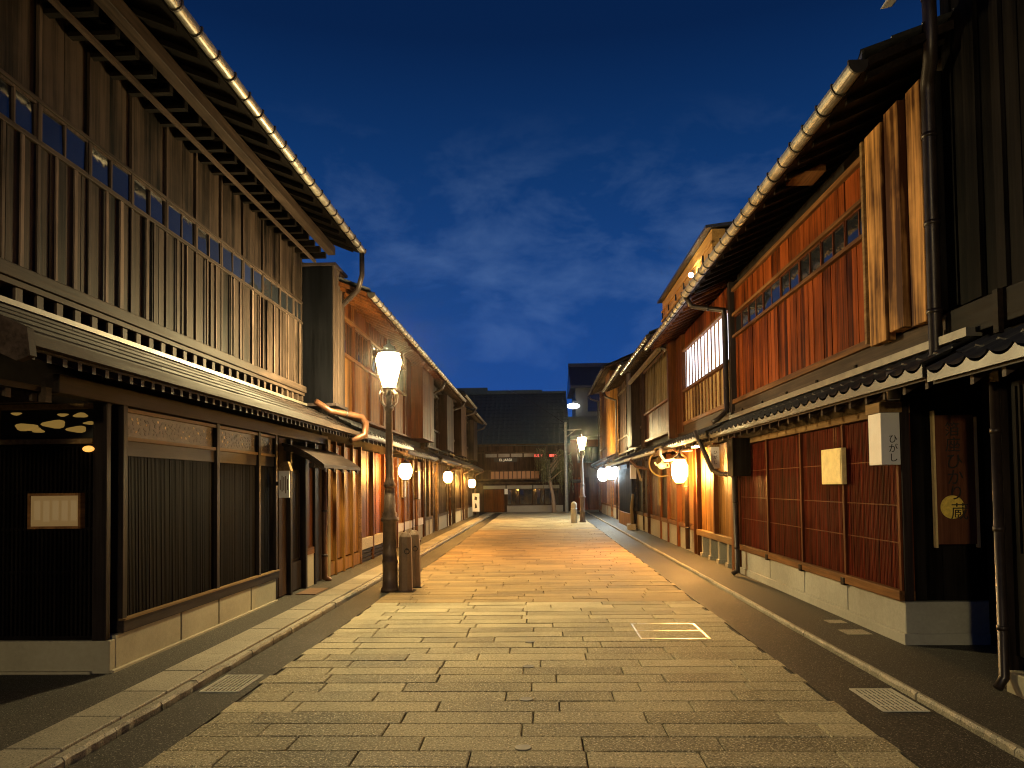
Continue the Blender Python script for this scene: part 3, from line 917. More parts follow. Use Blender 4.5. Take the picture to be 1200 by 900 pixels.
# ground floor bays
def carve(mb, a0, a1, z0, z1):
    """openwork of the transom: dark leaf shapes laid on the panel stand in for its shaded holes, a few are cream"""
    rows = 4
    for r in range(rows):
        a = a0 + U(0, 0.04)
        while a < a1:
            w, hgt = U(0.016, 0.040), U(0.009, 0.019)
            cz = z0 + (z1 - z0) * (r + 0.5) / rows + U(-0.012, 0.012)
            mb.cur = 2 if random.random() < 0.13 else 1  # near-black shapes paint the shade of open holes; the others are cream
            if mb.cur == 2: w *= 0.5; hgt *= 0.8
            t = U(-0.7, 0.7); n = 9; b = len(mb.v); ring = []
            for i in range(n):
                q = 2 * math.pi * i / n; k = 1 + U(-0.25, 0.25)
                x, z = w * k * math.cos(q), hgt * k * math.sin(q)
                ring.append((a + x * math.cos(t) - z * math.sin(t), cz + x * math.sin(t) + z * math.cos(t)))
            for dd in (-0.0125, -0.0105): mb.v += [LW.pt(x, dd, z) for x, z in ring]
            mb.face([b + n + i for i in range(n)])
            for i in range(n): mb.face([b + i, b + (i + 1) % n, b + n + (i + 1) % n, b + n + i])
            a += U(0.055, 0.10)
    mb.cur = 0
bays = [(6.16, 7.98), (7.98, 9.18), (9.18, 9.77)]
for p in (6.16, 7.98, 9.18, 9.77):
    mb = MB(); mb.wbox(LW, p - 0.035, p + 0.035, -0.1, 0.03, 0.36, 2.219); h.part('post', mb, 'dark_frame', bev=0.005)
for a0, a1 in bays:
    b0, b1 = a0 + 0.04, a1 - 0.04
    mb = MB(); mb.wbox(LW, b0, b1, -0.1, -0.012, 1.96, 2.17); carve(mb, b0 + 0.05, b1 - 0.05, 1.985, 2.145)
    h.part('transom_panel', mb, ['carved_panel', 'ink', 'cutout_cream'])
    for z in (1.942, 2.185):
        mb = MB(); mb.wbox(LW, b0, b1, -0.1, 0.022, z - 0.016, z + 0.016); h.part('rail', mb, 'tan_rails', label='pale thin rail above or below the carved panel')
    mb = MB(); mb.wbox(LW, b0, b1, -0.1, 0.004, 1.80, 1.924); h.part('rail', mb, 'dark_frame_rail')
    mb = MB(); mb.wbox(LW, b0, b1, -0.1, -0.035, 0.43, 1.80)
    lattice(mb, LW, b0, b1, 0.43, 1.798, 0.0235, 0.013, -0.034, -0.006)
    h.part('lattice_panel', mb, 'black_lattice')
mb = MB(); mb.wbox(LW, 6.12, 9.81, -0.1, 0.045, 0.33, 0.43); h.part('sill_beam', mb, 'dark_frame_rail', bev=0.006)
mb = MB(); mb.wbox(LW, 6.12, 9.81, 0.0, 0.060, 0.432, 0.447); h.part('sill_beam', mb, 'tan_rails')
a = 6.02
for b in (7.15, 8.0, 8.9, 9.75):
    mb = MB(); mb.wbox(LW, a + 0.012, b - 0.012, -0.11, 0.028, 0.0, 0.329); h.part('plinth', mb, 'concrete_plinth', bev=0.006); a = b
mb = MB(); mb.wbox(LW, 5.96, 9.75, -0.1, 0.055, 0.0, 0.062); h.part('plinth_ledge', mb, 'concrete_plinth', bev=0.006)
# entrance side facing down the street
FW = Fr('F', 5.95)
mb = MB(); mb.wbox(FW, -4.47, -3.475, -0.09, 0.0, 0.0, 0.30); h.part('plinth', mb, 'concrete_plinth', bev=0.006)
mb = MB(); mb.wbox(FW, -4.47, -3.62, -0.09, 0.028, 0.0, 0.06); h.part('plinth_ledge', mb, 'concrete_plinth')
mb = MB(); mb.wbox(FW, -3.615, -3.50, -0.05, 0.014, 0.303, 2.219); h.part('post', mb, 'dark_frame', bev=0.006)
mb = MB(); mb.wbox(FW, -4.47, -3.616, -0.09, -0.03, 0.302, 1.88); lattice(mb, FW, -4.45, -3.63, 0.34, 1.86, 0.035, 0.016, -0.03, 0.0, (0.85, 1.2, 1.5))
h.part('lattice_panel', mb, 'black_lattice')
mb = MB(); mb.wbox(FW, -4.47, -3.616, -0.09, -0.04, 1.94, 2.17); tp = h.part('transom_panel', mb, 'ink', label='black transom with pale cloud-shaped cut-outs')
cl = MB()
for cx, cz, rx, rz in ((-4.21, 2.035, .095, .030), (-4.29, 2.145, .045, .012), (-3.97, 2.055, .10, .034), (-3.78, 2.01, .085, .027), (-3.75, 2.125, .06, .020), (-3.68, 2.06, .045, .014), (-3.90, 2.13, .045, .013), (-4.10, 2.0, .05, .014), (-4.14, 2.015, .07, .016)):
    n = 16
    b = len(cl.v)
    ph = U(0, 6)
    ring = []
    for i in range(n):
        a = 2 * math.pi * i / n
        k = 1 + 0.16 * math.sin(3 * a + ph)
        ring.append((cx + rx * k * math.cos(a), cz + rz * k * math.sin(a)))
    for dd in (-0.0395, -0.034): cl.v += [FW.pt(x, dd, z) for x, z in ring]
    cl.face([b + n + i for i in range(n)])
    for i in range(n): cl.face([b + i, b + (i + 1) % n, b + n + (i + 1) % n, b + n + i])
h.each('cloud_cutout', cl, 'cutout_glow', tp)
for z in (1.91, 2.195):
    mb = MB(); mb.wbox(FW, -4.42, -3.616, -0.09, 0.02, z - 0.02, z + 0.02); h.part('rail', mb, 'tan_rails')
mb = MB(); mb.wbox(FW, -4.47, -4.425, -0.09, 0.03, 1.90, 2.22); h.part('post', mb, 'tan_rails', label='short pale post beside the cloud transom')
# small boarded roof over the entrance and the roof of the bay
mb = MB(); mb.prism([(-0.98, 2.44), (0.02, 2.24), (0.02, 2.20), (-0.98, 2.39)], LW, 2.6, 5.1); o = h.part('porch_roof', mb, 'roof_boards')
mb = MB()
a = 2.7
while a < 5.1:
    mb.prism([(-0.98, 2.386), (0.0, 2.19), (0.0, 2.13), (-0.98, 2.33)], LW, a, a + 0.05); a += 0.26
h.each('rafter', mb, 'grey_brown_rails', o)
mb = MB(); mb.wbox(LW, 5.105, 5.17, -0.98, 0.05, 2.13, 2.235); h.part('bracket_beam', mb, 'grey_brown_rails', o)
# door bay at the far end, with its own small curved canopy
mb = MB(); mb.wbox(LW, 9.81, 10.30, -0.1, -0.03, 0.05, 2.2); boards(mb, LW, 9.81, 10.28, 0.06, 2.2, 0.16, -0.03, 0.02)
h.part('boarding', mb, 'dim_boards')
mb = MB(); mb.wbox(LW, 10.34, 10.95, -0.1, -0.06, 0.04, 1.78); lattice(mb, LW, 10.40, 10.92, 0.5, 1.74, 0.04, 0.016, -0.06, -0.03)
mb.wbox(LW, 10.36, 10.93, -0.06, -0.02, 0.06, 0.46); h.part('door', mb, 'dark_frame')
for p in (10.31, 10.98, 11.45):
    mb = MB(); mb.wbox(LW, p - 0.04, p + 0.04, -0.1, 0.045, 0.02, 2.2); h.part('post', mb, 'dark_frame', bev=0.005)
mb = MB(); boards(mb, LW, 11.02, 11.42, 0.62, 2.0, 0.13, -0.03, 0.03); h.part('boarding', mb, 'rust_boards')
mb = MB(); mb.wbox(LW, 11.02, 11.41, -0.1, 0.03, 0.52, 0.619); h.part('sill_beam', mb, 'red_rails')
mb = MB(); mb.wbox(LW, 11.02, 11.41, -0.1, 0.02, 0.0, 0.519); h.part('plinth', mb, 'concrete_plinth', bev=0.005)
mb = MB(); mb.wbox(LW, 11.49, 12.05, -0.1, -0.02, 0.02, 2.2); h.part('boarding', mb, 'dark_frame')
mb = MB(); mb.wbox(LW, 12.06, 12.2, -0.1, 0.06, 0.0, 2.3); h.part('post', mb, 'pale_slats', label='pale grey corner post at the far end')
pipe(h, [LW.pt(11.78, 0.08, 2.2), LW.pt(11.78, 0.08, 0.10), LW.pt(11.86, 0.14, 0.05)], 0.042, 'copper_pipe')
aw = MB()
prof_t, prof_b = [], []
for i in range(9):
    t = i / 8
    d = 0.0 + 0.58 * t; z = 2.13 - 0.13 * t - 0.17 * t * t
    prof_t.append((d, z)); prof_b.append((d, z - 0.045))
aw.prism(prof_t + prof_b[::-1], LW, 10.05, 12.1)
cn = h.part('canopy', aw, 'roof_boards')
mb = MB()
for a in (10.12, 10.55, 11.0, 11.45, 11.9):
    mb.prism([(d, z - 0.003) for d, z in prof_b] + [(d, z - 0.055) for d, z in prof_b][::-1], LW, a, a + 0.05)
h.each('rafter', mb, 'dark_frame_cross', cn)
mb = MB(); mb.wbox(LW, 10.1, 12.05, 0.36, 0.43, 1.79, 1.85); h.part('purlin', mb, 'dark_frame_rail', cn)
# roof downpipe to the street at the far corner, then over the lean-to
pipe(h, [UW.pt(11.96, 0.985, 5.33), UW.pt(11.96, 0.985, 4.95), UW.pt(12.05, 0.90, 4.74), UW.pt(12.72, 0.42, 4.62), UW.pt(12.74, 0.38, 4.2)], 0.04, 'dark_pipe')
pipe(h, [UW.pt(11.5, 0.35, 2.86), UW.pt(11.65, 0.55, 2.72), UW.pt(12.0, 0.95, 2.66), UW.pt(12.1, 1.0, 2.56), UW.pt(12.1, 0.98, 2.36), UW.pt(11.9, 0.8, 2.27)], 0.05, 'copper_pipe')

# second house on the left: lit orange boards
h = Thing('townhouse', 'orange-boarded wooden townhouse behind the near street lamp on the left', 'house', (-3.5, 12.3, 0))
a0, a1 = 12.25, 22.4
core(h, LW, a0, a1, -0.10, -4.4, 5, gable=(0.68, 4.76, 0.42))
roof(h, LW, a0, a1, 0.68, 4.76, d_back=-4.6, slope=0.42, tiles='far', soffit='rust_boards')
gutter(h, LW, a0, a1, 0.74, 4.72)
# sleeve box between the two houses
mb = MB(); mb.box(-3.84, -3.335, 11.97, 12.66, 2.88, 5.12); bx = h.part('shutter_box', mb, 'black_boards', label='tall dark shutter box standing out from the wall')
mb = MB(); boards(mb, Fr('L', -3.334), 11.97, 12.66, 2.88, 5.12, 0.13, 0, 0.025, 0.03, 0.1); h.part('boarding', mb, 'grey_brown_posts', bx)
mb = MB(); mb.box(-3.90, -3.27, 11.93, 12.70, 2.835, 2.879); h.part('base_board', mb, 'dark_frame_rail', bx)
mb = MB(); mb.box(-3.90, -3.27, 11.93, 12.70, 5.121, 5.165); h.part('cap_board', mb, 'dark_frame_rail', bx)
up = [12.7, 14.0, 15.3, 16.6, 17.9, 19.3]
for b0, b1 in zip(up, up[1:]):
    mb = MB(); boards(mb, LW, b0 + 0.03, b1 - 0.03, 2.87, 3.88, 0.22, -0.06, 0.03); h.part('boarding', mb, 'orange_boards')
    w = window(h, LW, b0 + 0.03, b1 - 0.03, 3.93, 4.55, 6, -0.05, 'rust_boards')
    mb = MB(); boards(mb, LW, b0 + 0.03, b1 - 0.03, 4.60, 4.95, 0.3, -0.06, 0.03); h.part('boarding', mb, 'rust_boards')
for p in up:
    mb = MB(); mb.wbox(LW, p - 0.035, p + 0.035, -0.08, 0.03, 2.83, 4.95); h.part('post', mb, 'rust_boards', bev=0.005)
for z in (3.905, 4.575, 2.845):
    mb = MB(); mb.wbox(LW, 12.66, 19.35, -0.08, 0.042, z - 0.024, z + 0.024); h.part('rail', mb, 'red_rails')
mb = MB(); mb.wbox(LW, 19.4, 20.1, -0.08, 0.02, 2.83, 4.9); boards(mb, LW, 19.4, 20.1, 2.83, 4.9, 0.2, 0.02, 0.02); h.part('boarding', mb, 'rust_boards')
mb = MB(); mb.wbox(LW, 20.1, 22.2, -0.08, 0.34, 2.83, 4.80); sb = h.part('shutter_box', mb, 'rust_boards', label='red-brown boarded box standing out from the wall')
mb = MB(); boards(mb, Fr('L', -3.159), 20.1, 22.2, 2.83, 4.80, 0.25, 0, 0.02); h.part('boarding', mb, 'rust_boards', sb)
hisashi_tiled(h, LW, 12.3, 17.3, 0.56, 2.42, -0.05, 2.74, mat_front='eave_tile')
hisashi_tiled(h, LW, 17.32, 22.3, 0.46, 2.36, -0.05, 2.62, 'far', mat_front='dim_rails')
for p in (12.27, 12.66, 13.2, 13.8, 14.44):
    mb = MB(); mb.wbox(LW, p - 0.03, p + 0.03, -0.1, 0.035, 0.04, 2.3); h.part('post', mb, 'red_rails' if p > 14 else 'orange_boards', bev=0.005)
for b0, b1 in ((12.3, 12.63), (12.69, 13.17), (13.23, 13.77), (13.83, 14.41)):
    mb = MB(); boards(mb, LW, b0, b1, 0.30, 2.25, 0.25, -0.05, 0.03); mb.wbox(LW, b0, b1, -0.05, 0.01, 0.06, 0.27); h.part('boarding', mb, 'orange_boards')
for b0, b1 in ((14.47, 15.45), (15.49, 16.56)):
    mb = MB(); boards(mb, LW, b0, b1, 0.52, 2.25, 0.21, -0.06, 0.03); h.part('boarding', mb, 'rust_boards')
    mb = MB(); mb.wbox(LW, b0, b1, -0.1, 0.03, 0.30, 0.515); h.part('sill_beam', mb, 'kerb_stone')
    mb = MB()
    for k in range(6): mb.wbox(LW, b0 + 0.05, b1 - 0.05, -0.08, 0.0 + 0.02 * (k % 2), 0.05 + 0.04 * k, 0.05 + 0.04 * k + 0.028)
    h.each('vent_slat', mb, 'dark_frame_rail')
for p in (15.47, 16.6, 18.1, 19.0, 20.3, 22.2):
    mb = MB(); mb.wbox(LW, p - 0.035, p + 0.035, -0.1, 0.04, 0.04, 2.25); h.part('post', mb, 'rust_boards', bev=0.005)
mb = MB(); mb.wbox(LW, 16.65, 18.06, -0.1, -0.05, 0.05, 2.2); lattice(mb, LW, 16.7, 18.0, 0.5, 2.1, 0.06, 0.02, -0.05, -0.02); h.part('door', mb, 'rust_boards')
for b0, b1 in ((18.14, 18.96), (19.04, 20.26), (20.34, 22.16)):
    mb = MB(); boards(mb, LW, b0, b1, 0.62, 2.25, 0.22, -0.06, 0.03); h.part('boarding', mb, 'orange_boards')
    mb = MB(); mb.wbox(LW, b0, b1, -0.1, 0.02, 0.42, 0.615); h.part('sill_beam', mb, 'white_board')
    mb = MB(); mb.wbox(LW, b0, b1, -0.1, 0.0, 0.0, 0.415); h.part('plinth', mb, 'concrete_plinth')
for b0, b1, z0, z1 in ((18.8, 19.4, 1.25, 1.8), (20.6, 21.05, 1.15, 2.0), (21.25, 21.7, 1.15, 2.0)):
    window(h, LW, b0, b1, z0, z1, 1, 0.0, 'pale_slats', 'white_board')
pipe(h, [LW.pt(22.1, 0.74, 4.68), LW.pt(22.1, 0.6, 4.4), LW.pt(22.25, 0.12, 4.2), LW.pt(22.25, 0.12, 2.7)], 0.04, 'dark_pipe')
pipe(h, [LW.pt(20.2, 0.14, 2.3), LW.pt(20.2, 0.14, 0.12), LW.pt(20.25, 0.24, 0.06)], 0.045, 'copper_pipe')

# three more houses towards the end of the left row
def far_house(fr, a0, a1, z_eave, d_eave, label, wood_up, wood_low, rail, win=(0.15, 0.55), box=(0.6, 0.95), his=2.35, plinth='concrete_plinth', low_zs=0.5, loc=None, pane='glass_pane'):
    p = fr.pt(a0, 0, 0)
    h = Thing('townhouse', label, 'house', (p[0], p[1], 0))
    core(h, fr, a0, a1, -0.10, -4.2, 5, gable=(d_eave, z_eave, 0.42))
    roof(h, fr, a0, a1, d_eave, z_eave, d_back=-4.4, slope=0.42, tiles='far', soffit='dim_rails')
    gutter(h, fr, a0, a1, d_eave + 0.06, z_eave - 0.05)
    ln = a1 - a0
    zt = z_eave + 0.42 * d_eave - 0.16
    w0, w1 = a0 + win[0] * ln, a0 + win[1] * ln
    mb = MB(); boards(mb, fr, a0 + 0.02, w0, 2.8, zt, 0.25, -0.06, 0.03); h.part('boarding', mb, wood_up)
    mb = MB(); boards(mb, fr, w0, w1, 2.8, 3.35, 0.25, -0.06, 0.03); h.part('boarding', mb, wood_up)
    window(h, fr, w0 + 0.03, w1 - 0.03, 3.4, zt - 0.35, 8, -0.05, rail, pane)
    mb = MB(); mb.wbox(fr, w0, w1, -0.08, 0.0, zt - 0.35, zt); h.part('boarding', mb, wood_up)
    mb = MB(); boards(mb, fr, w1, a1 - 0.02, 2.8, zt, 0.25, -0.06, 0.03); h.part('boarding', mb, wood_up)
    b0, b1 = a0 + box[0] * ln, a0 + box[1] * ln
    mb = MB(); mb.wbox(fr, b0, b1, -0.05, 0.30, 2.78, zt - 0.2); sb = h.part('shutter_box', mb, wood_up)
    mb = MB(); boards(mb, fr, b0, b1, 2.78, zt - 0.2, 0.25, 0.301, 0.02); h.part('boarding', mb, wood_up, sb)
    for p in (a0 + 0.04, w0, w1, a1 - 0.04):
        mb = MB(); mb.wbox(fr, p - 0.04, p + 0.04, -0.08, 0.035, 0.05, zt); h.part('post', mb, rail)
    for z in (2.78, 3.375, zt - 0.33):
        mb = MB(); mb.wbox(fr, a0 + 0.02, a1 - 0.02, -0.08, 0.045, z - 0.03, z + 0.03); h.part('rail', mb, rail)
    hisashi_tiled(h, fr, a0 + 0.02, a1 - 0.02, 0.55, his, -0.05, his + 0.3, 'far', mat_front='dim_rails')
    d0 = a0 + 0.30 * ln
    mb = MB(); boards(mb, fr, a0 + 0.08, d0, low_zs + 0.1, his, 0.22, -0.06, 0.03); h.part('boarding', mb, wood_low)
    mb = MB(); mb.wbox(fr, d0, d0 + 1.0, -0.09, -0.05, 0.04, 2.0); lattice(mb, fr, d0 + 0.03, d0 + 0.97, 0.5, 1.95, 0.07, 0.02, -0.05, -0.02); h.part('door', mb, 'dark_frame')
    mb = MB(); mb.wbox(fr, d0, d0 + 1.0, -0.09, 0.0, 2.0, his); h.part('boarding', mb, wood_low)
    mb = MB(); mb.wbox(fr, d0 + 1.04, a1 - 0.08, -0.1, -0.05, low_zs + 0.1, his); lattice(mb, fr, d0 + 1.05, a1 - 0.09, low_zs + 0.1, his - 0.05, 0.06, 0.025, -0.05, -0.01, (1.2,)); h.part('lattice_panel', mb, wood_low)
    for b0, b1 in ((a0 + 0.08, d0), (d0 + 1.04, a1 - 0.08)):
        mb = MB(); mb.wbox(fr, b0, b1, -0.1, 0.04, low_zs, low_zs + 0.098); h.part('sill_beam', mb, rail)
        mb = MB(); mb.wbox(fr, b0, b1, -0.1, 0.02, 0.0, low_zs - 0.002); h.part('plinth', mb, plinth)
    for p in (d0, d0 + 1.02):
        mb = MB(); mb.wbox(fr, p - 0.035, p + 0.035, -0.08, 0.04, 0.04, his); h.part('post', mb, rail)
    pipe(h, [fr.pt(a1 - 0.1, d_eave + 0.06, z_eave - 0.1), fr.pt(a1 - 0.1, d_eave - 0.05, z_eave - 0.3), fr.pt(a1 - 0.1, 0.12, z_eave - 0.45), fr.pt(a1 - 0.1, 0.12, 2.75)], 0.045, 'dark_pipe')
    pipe(h, [fr.pt(a1 - 0.12, 0.60, his - 0.05), fr.pt(a1 - 0.12, 0.14, his - 0.25), fr.pt(a1 - 0.12, 0.14, 0.08)], 0.045, 'copper_pipe')
    return h
far_house(LW, 22.45, 27.9, 4.78, 0.66, 'dark grey-brown townhouse just past the orange house on the left, second lantern at its front', 'dim_boards', 'grey_brown_boards', 'dim_rails', plinth='white_plaster')
far_house(LW, 27.95, 32.7, 5.02, 0.66, 'dark townhouse fourth along the left row, with a pale striped shutter box', 'dim_boards', 'dim_boards', 'dim_rails', win=(0.1, 0.4), box=(0.5, 0.9))
far_house(LW, 32.75, 38.6, 4.80, 0.66, 'last townhouse of the left row, beside a white standing sign', 'grey_brown_boards', 'dim_boards', 'dim_rails', win=(0.1, 0.4), box=(0.55, 0.9))
# ------------------------------------------------------------------ right row of houses
RW = Fr('R', 3.32)
# house at the right edge of the picture: charred boards
h = Thing('townhouse', 'charred black-boarded house at the right edge, nearest on the right', 'house', (3.3, 5.8, 0))
mb = MB(); mb.wbox(RW, 0.5, 5.6, -0.10, -6, 0, 2.75); h.part('wall', mb, 'dark_core')
mb = MB(); mb.wbox(RW, 0.5, 6.15, -0.10, -6, 2.75, 6.6); h.part('wall', mb, 'dark_core')
mb = MB(); boards(mb, RW, 0.6, 6.16, 2.90, 6.55, 0.16, -0.06, 0.045, 0.012, 0.4, 0.022, 0.03); h.part('boarding', mb, 'charred_boards')
mb = MB(); boards(mb, RW, 0.6, 5.5, 0.26, 2.2, 0.15, -0.06, 0.03, 0.006, 0.3, 0.006); h.part('boarding', mb, 'charred_boards')
mb = MB(); lattice(mb, RW, 1.0, 5.3, 1.0, 2.15, 0.05, 0.02, 0.03, 0.055); h.part('lattice_panel', mb, 'black_lattice')
mb = MB(); mb.wbox(RW, 5.50, 5.62, -0.1, 0.02, 0.0, 2.3); h.part('post', mb, 'dark_frame', bev=0.006)
mb = MB(); mb.wbox(RW, 0.6, 5.27, -0.1, 0.03, 0.0, 0.25); h.part('plinth', mb, 'dark_frame', bev=0.006)
mb = MB(); mb.wbox(RW, 5.28, 5.49, -0.1, 0.05, 0.0, 0.16); h.part('plinth', mb, 'concrete_plinth', bev=0.01)
mb = MB(); mb.wbox(RW, 0.5, 6.14, -0.1, 0.03, 2.62, 2.86); h.part('beam', mb, 'charred_rails', bev=0.006)
mb = MB()
for a in (2.2, 3.0, 3.8, 4.6, 5.4): mb.wbox(RW, a, a + 0.06, 0.031, 0.07, 2.55, 2.86)
h.each('stub_post', mb, 'charred_rails')
hisashi_tiled(h, RW, 0.5, 5.72, 0.40, 2.30, -0.06, 2.56)
roof(h, RW, 0.5, 5.9, 0.55, 6.45, d_back=-4.2, slope=0.42, soffit='charred_rails')
mb = MB(); mb.wbox(RW, 0.5, 5.85, 0.60, 0.70, 6.36, 6.46); h.part('gutter', mb, 'dark_pipe')
pipe(h, [RW.pt(5.95, 0.20, 6.3), RW.pt(6.0, 0.16, 5.05), RW.pt(6.05, 0.14, 4.90), RW.pt(6.18, 0.10, 4.78), RW.pt(6.2, 0.09, 4.70), RW.pt(6.2, 0.09, 2.52), RW.pt(6.25, 0.14, 2.44), RW.pt(6.5, 0.30, 2.40), RW.pt(6.5, 0.30, 2.20)], 0.052, 'dark_pipe')
pipe(h, [RW.pt(5.44, 0.09, 2.2), RW.pt(5.44, 0.09, 0.12), RW.pt(5.42, 0.15, 0.05)], 0.032, 'dark_pipe')

# red-brown lattice house
h = Thing('townhouse', 'dark red wooden townhouse on the right with long lattice front on a grey plinth', 'house', (3.32, 7.05, 0))
a0, a1 = 7.06, 12.9
mb = MB(); mb.wbox(RW, 7.14, a1, -0.13, -6, 0, 2.75); h.part('wall', mb, 'dark_core')
core(h, RW, 6.2, a1, -0.10, -4.0, 5, gable=(0.68, 4.90, 0.42), z0=2.75)
roof(h, RW, 5.98, 13.15, 0.68, 4.90, d_back=-4.2, slope=0.42, soffit='charred_rails')
gutter(h, RW, 5.98, 13.15, 0.745, 4.845, 0.070)
# upper floor
ps = [7.5, 8.2, 8.9, 9.65, 10.4, 11.2, 12.0, 12.85]
for b0, b1 in zip(ps, ps[1:]):
    mb = MB(); boards(mb, RW, b0 + 0.006, b1 - 0.006, 2.93, 3.98, 0.15, -0.06, 0.03, 0.009, 0.2, 0.006); h.part('lower_boarding', mb, 'red_boards')
    mb = MB(); boards(mb, RW, b0 + 0.006, b1 - 0.006, 4.40, 4.78, 0.18, -0.06, 0.03, 0.008, 0.15, 0.005); h.part('upper_boarding', mb, 'red_boards')
    window(h, RW, b0 + 0.012, b1 - 0.012, 4.03, 4.35, 2, -0.05, 'red_posts')
for z, t in ((4.005, 0.045), (4.375, 0.045), (4.80, 0.06)):
    mb = MB(); mb.wbox(RW, 7.4, 12.88, -0.06, 0.02, z - t / 2, z + t / 2); h.part('rail', mb, 'red_rails', bev=0.004)
mb = MB(); mb.wbox(RW, 7.4, 12.88, -0.08, 0.04, 2.85, 2.928); h.part('sill_beam', mb, 'red_rails', bev=0.008)
mb = MB(); mb.wbox(RW, 12.86, 13.0, -0.1, 0.05, 2.7, 4.95); h.part('post', mb, 'dark_frame')
mb = MB(); mb.wbox(RW, 6.22, 12.88, -0.1, 0.0, 2.735, 2.849); mb.wbox(RW, 6.22, 12.88, -0.1, 0.012, 2.60, 2.73); h.part('beam', mb, 'grey_brown_rails')
mb = MB()
for a in (7.9, 9.0, 10.1, 11.2, 12.3): mb.wbox(RW, a, a + 0.05, 0.0, 0.03, 2.62, 2.72)
h.each('peg', mb, 'dark_core')
# bleached shutter boards at the near end
mb = MB()
for b0, b1, dd in ((6.26, 6.50, 0.13), (6.60, 6.87, 0.15), (7.0, 7.34, 0.12)):
    mb.wbox(RW, b0, b1, 0.03, dd, 2.82 + U(-0.03, 0.03), 4.85)
h.each('shutter_board', mb, 'bleached_boards', bev=0.008)
mb = MB(); mb.wbox(RW, 6.24, 7.4, -0.08, 0.025, 2.90, 4.9); h.part('boarding', mb, 'charred_boards')
mb = MB(); mb.wbox(RW, 7.405, 7.45, -0.05, 0.12, 2.85, 4.85); h.part('post', mb, 'tan_rails')
mb = MB(); mb.wbox(RW, 8.1, 8.5, 0.20, 0.50, 4.86, 4.93); h.part('bracket', mb, 'red_rails')
# lower floor
hisashi_tiled(h, RW, 5.75, 12.88, 0.42, 2.34, -0.06, 2.60)
mb = MB(); mb.wbox(RW, 5.75, 12.88, -0.02, 0.10, 2.592, 2.66); h.part('flashing', mb, 'flashing_metal')
ds = [7.08, 8.34, 9.68, 11.10, 12.66]
for b0, b1 in zip(ds, ds[1:]):
    mb = MB(); mb.wbox(RW, b0 + 0.03, b1 - 0.03, -0.12, -0.04, 0.50, 2.12)
    lattice(mb, RW, b0 + 0.03, b1 - 0.03, 0.50, 2.12, 0.030, 0.017, -0.039, -0.012)
    lp = h.part('lattice_panel', mb, 'red_lattice')
    mb = MB()
    for z in (0.93, 1.28, 1.70): mb.wbox(RW, b0 + 0.03, b1 - 0.03, -0.03, -0.0085, z - 0.005, z + 0.005)
    h.part('rail', mb, 'red_posts', lp)
for p in ds:
    mb = MB(); mb.wbox(RW, p - 0.026, p + 0.026, -0.1, 0.02, 0.42, 2.13); h.part('post', mb, 'red_posts', bev=0.005)
mb = MB(); mb.wbox(RW, 7.05, 12.7, -0.1, 0.03, 2.135, 2.215); h.part('head_beam', mb, 'tan_rails', bev=0.006)
mb = MB(); mb.wbox(RW, 7.05, 12.7, -0.1, 0.0, 2.217, 2.50); h.part('boarding', mb, 'dark_frame_rail')
mb = MB(); mb.wbox(RW, 7.05, 12.7, -0.1, 0.045, 0.405, 0.50); h.part('sill_beam', mb, 'red_rails', bev=0.007)
for p in ds[1:-1]:
    mb = MB(); mb.wbox(RW, p - 0.045, p + 0.045, 0.0, 0.058, 0.385, 0.47); h.part('peg', mb, 'dark_frame', bev=0.006)
e = [7.04] + ds[1:]
for b0, b1 in zip(e, e[1:]):
    mb = MB(); mb.wbox(RW, b0 + 0.010, b1 - 0.010, -0.11, 0.0, 0.0, 0.402); h.part('plinth', mb, 'grey_plinth', bev=0.006)
mb = MB(); mb.wbox(RW, 7.02, 12.7, -0.11, 0.022, 0.0, 0.115); h.part('plinth_ledge', mb, 'grey_plinth', bev=0.006)
# side wall facing the viewer, in the slot between the two houses
SF = Fr('F', 7.04)
mb = MB(); mb.wbox(SF, 3.322, 4.25, -0.10, 0.0, 0.0, 0.40); h.part('plinth', mb, 'grey_plinth', bev=0.006)
mb = MB(); mb.wbox(SF, 3.32, 4.25, -0.10, 0.022, 0.0, 0.11); h.part('plinth_ledge', mb, 'grey_plinth')
mb = MB(); boards(mb, SF, 3.40, 4.25, 0.405, 2.4, 0.17, -0.06, 0.02); h.part('boarding', mb, 'charred_boards')
mb = MB(); mb.wbox(SF, 3.32, 3.40, -0.1, 0.01, 0.405, 2.4); h.part('post', mb, 'dark_frame', bev=0.006)
mb = MB(); mb.box(4.06, 4.3, 5.8, 7.03, 0.0, 2.7); h.part('wall', mb, 'dark_core', label='dark wall at the back of the slot')
# box under the eave and red pilaster with a downpipe at the far end
mb = MB(); mb.wbox(RW, 11.9, 12.25, 0.02, 0.30, 1.62, 2.22); h.part('meter_box', mb, 'charred_boards', bev=0.008)
mb = MB(); mb.wbox(RW, 12.72, 12.86, -0.1, 0.08, 0.0, 2.3); mb.wbox(RW, 12.88, 13.05, -0.1, 0.06, 0.0, 2.3); h.part('post', mb, 'rust_boards', label='red-lit pilaster at the far end', bev=0.006)
pipe(h, [RW.pt(13.2, 0.735, 4.80), RW.pt(13.2, 0.62, 4.62), RW.pt(13.1, 0.10, 4.52), RW.pt(13.05, 0.09, 4.35), RW.pt(13.05, 0.09, 2.75), RW.pt(13.0, 0.25, 2.62), RW.pt(13.0, 0.36, 2.55)], 0.042, 'dark_pipe')
pipe(h, [RW.pt(13.7, 0.50, 2.46), RW.pt(13.55, 0.46, 2.25), RW.pt(13.4, 0.28, 1.74), RW.pt(13.1, 0.20, 1.67), RW.pt(12.55, 0.17, 1.66), RW.pt(12.35, 0.165, 1.58), RW.pt(12.3, 0.16, 0.10), RW.pt(12.32, 0.24, 0.045)], 0.04, 'dark_pipe')

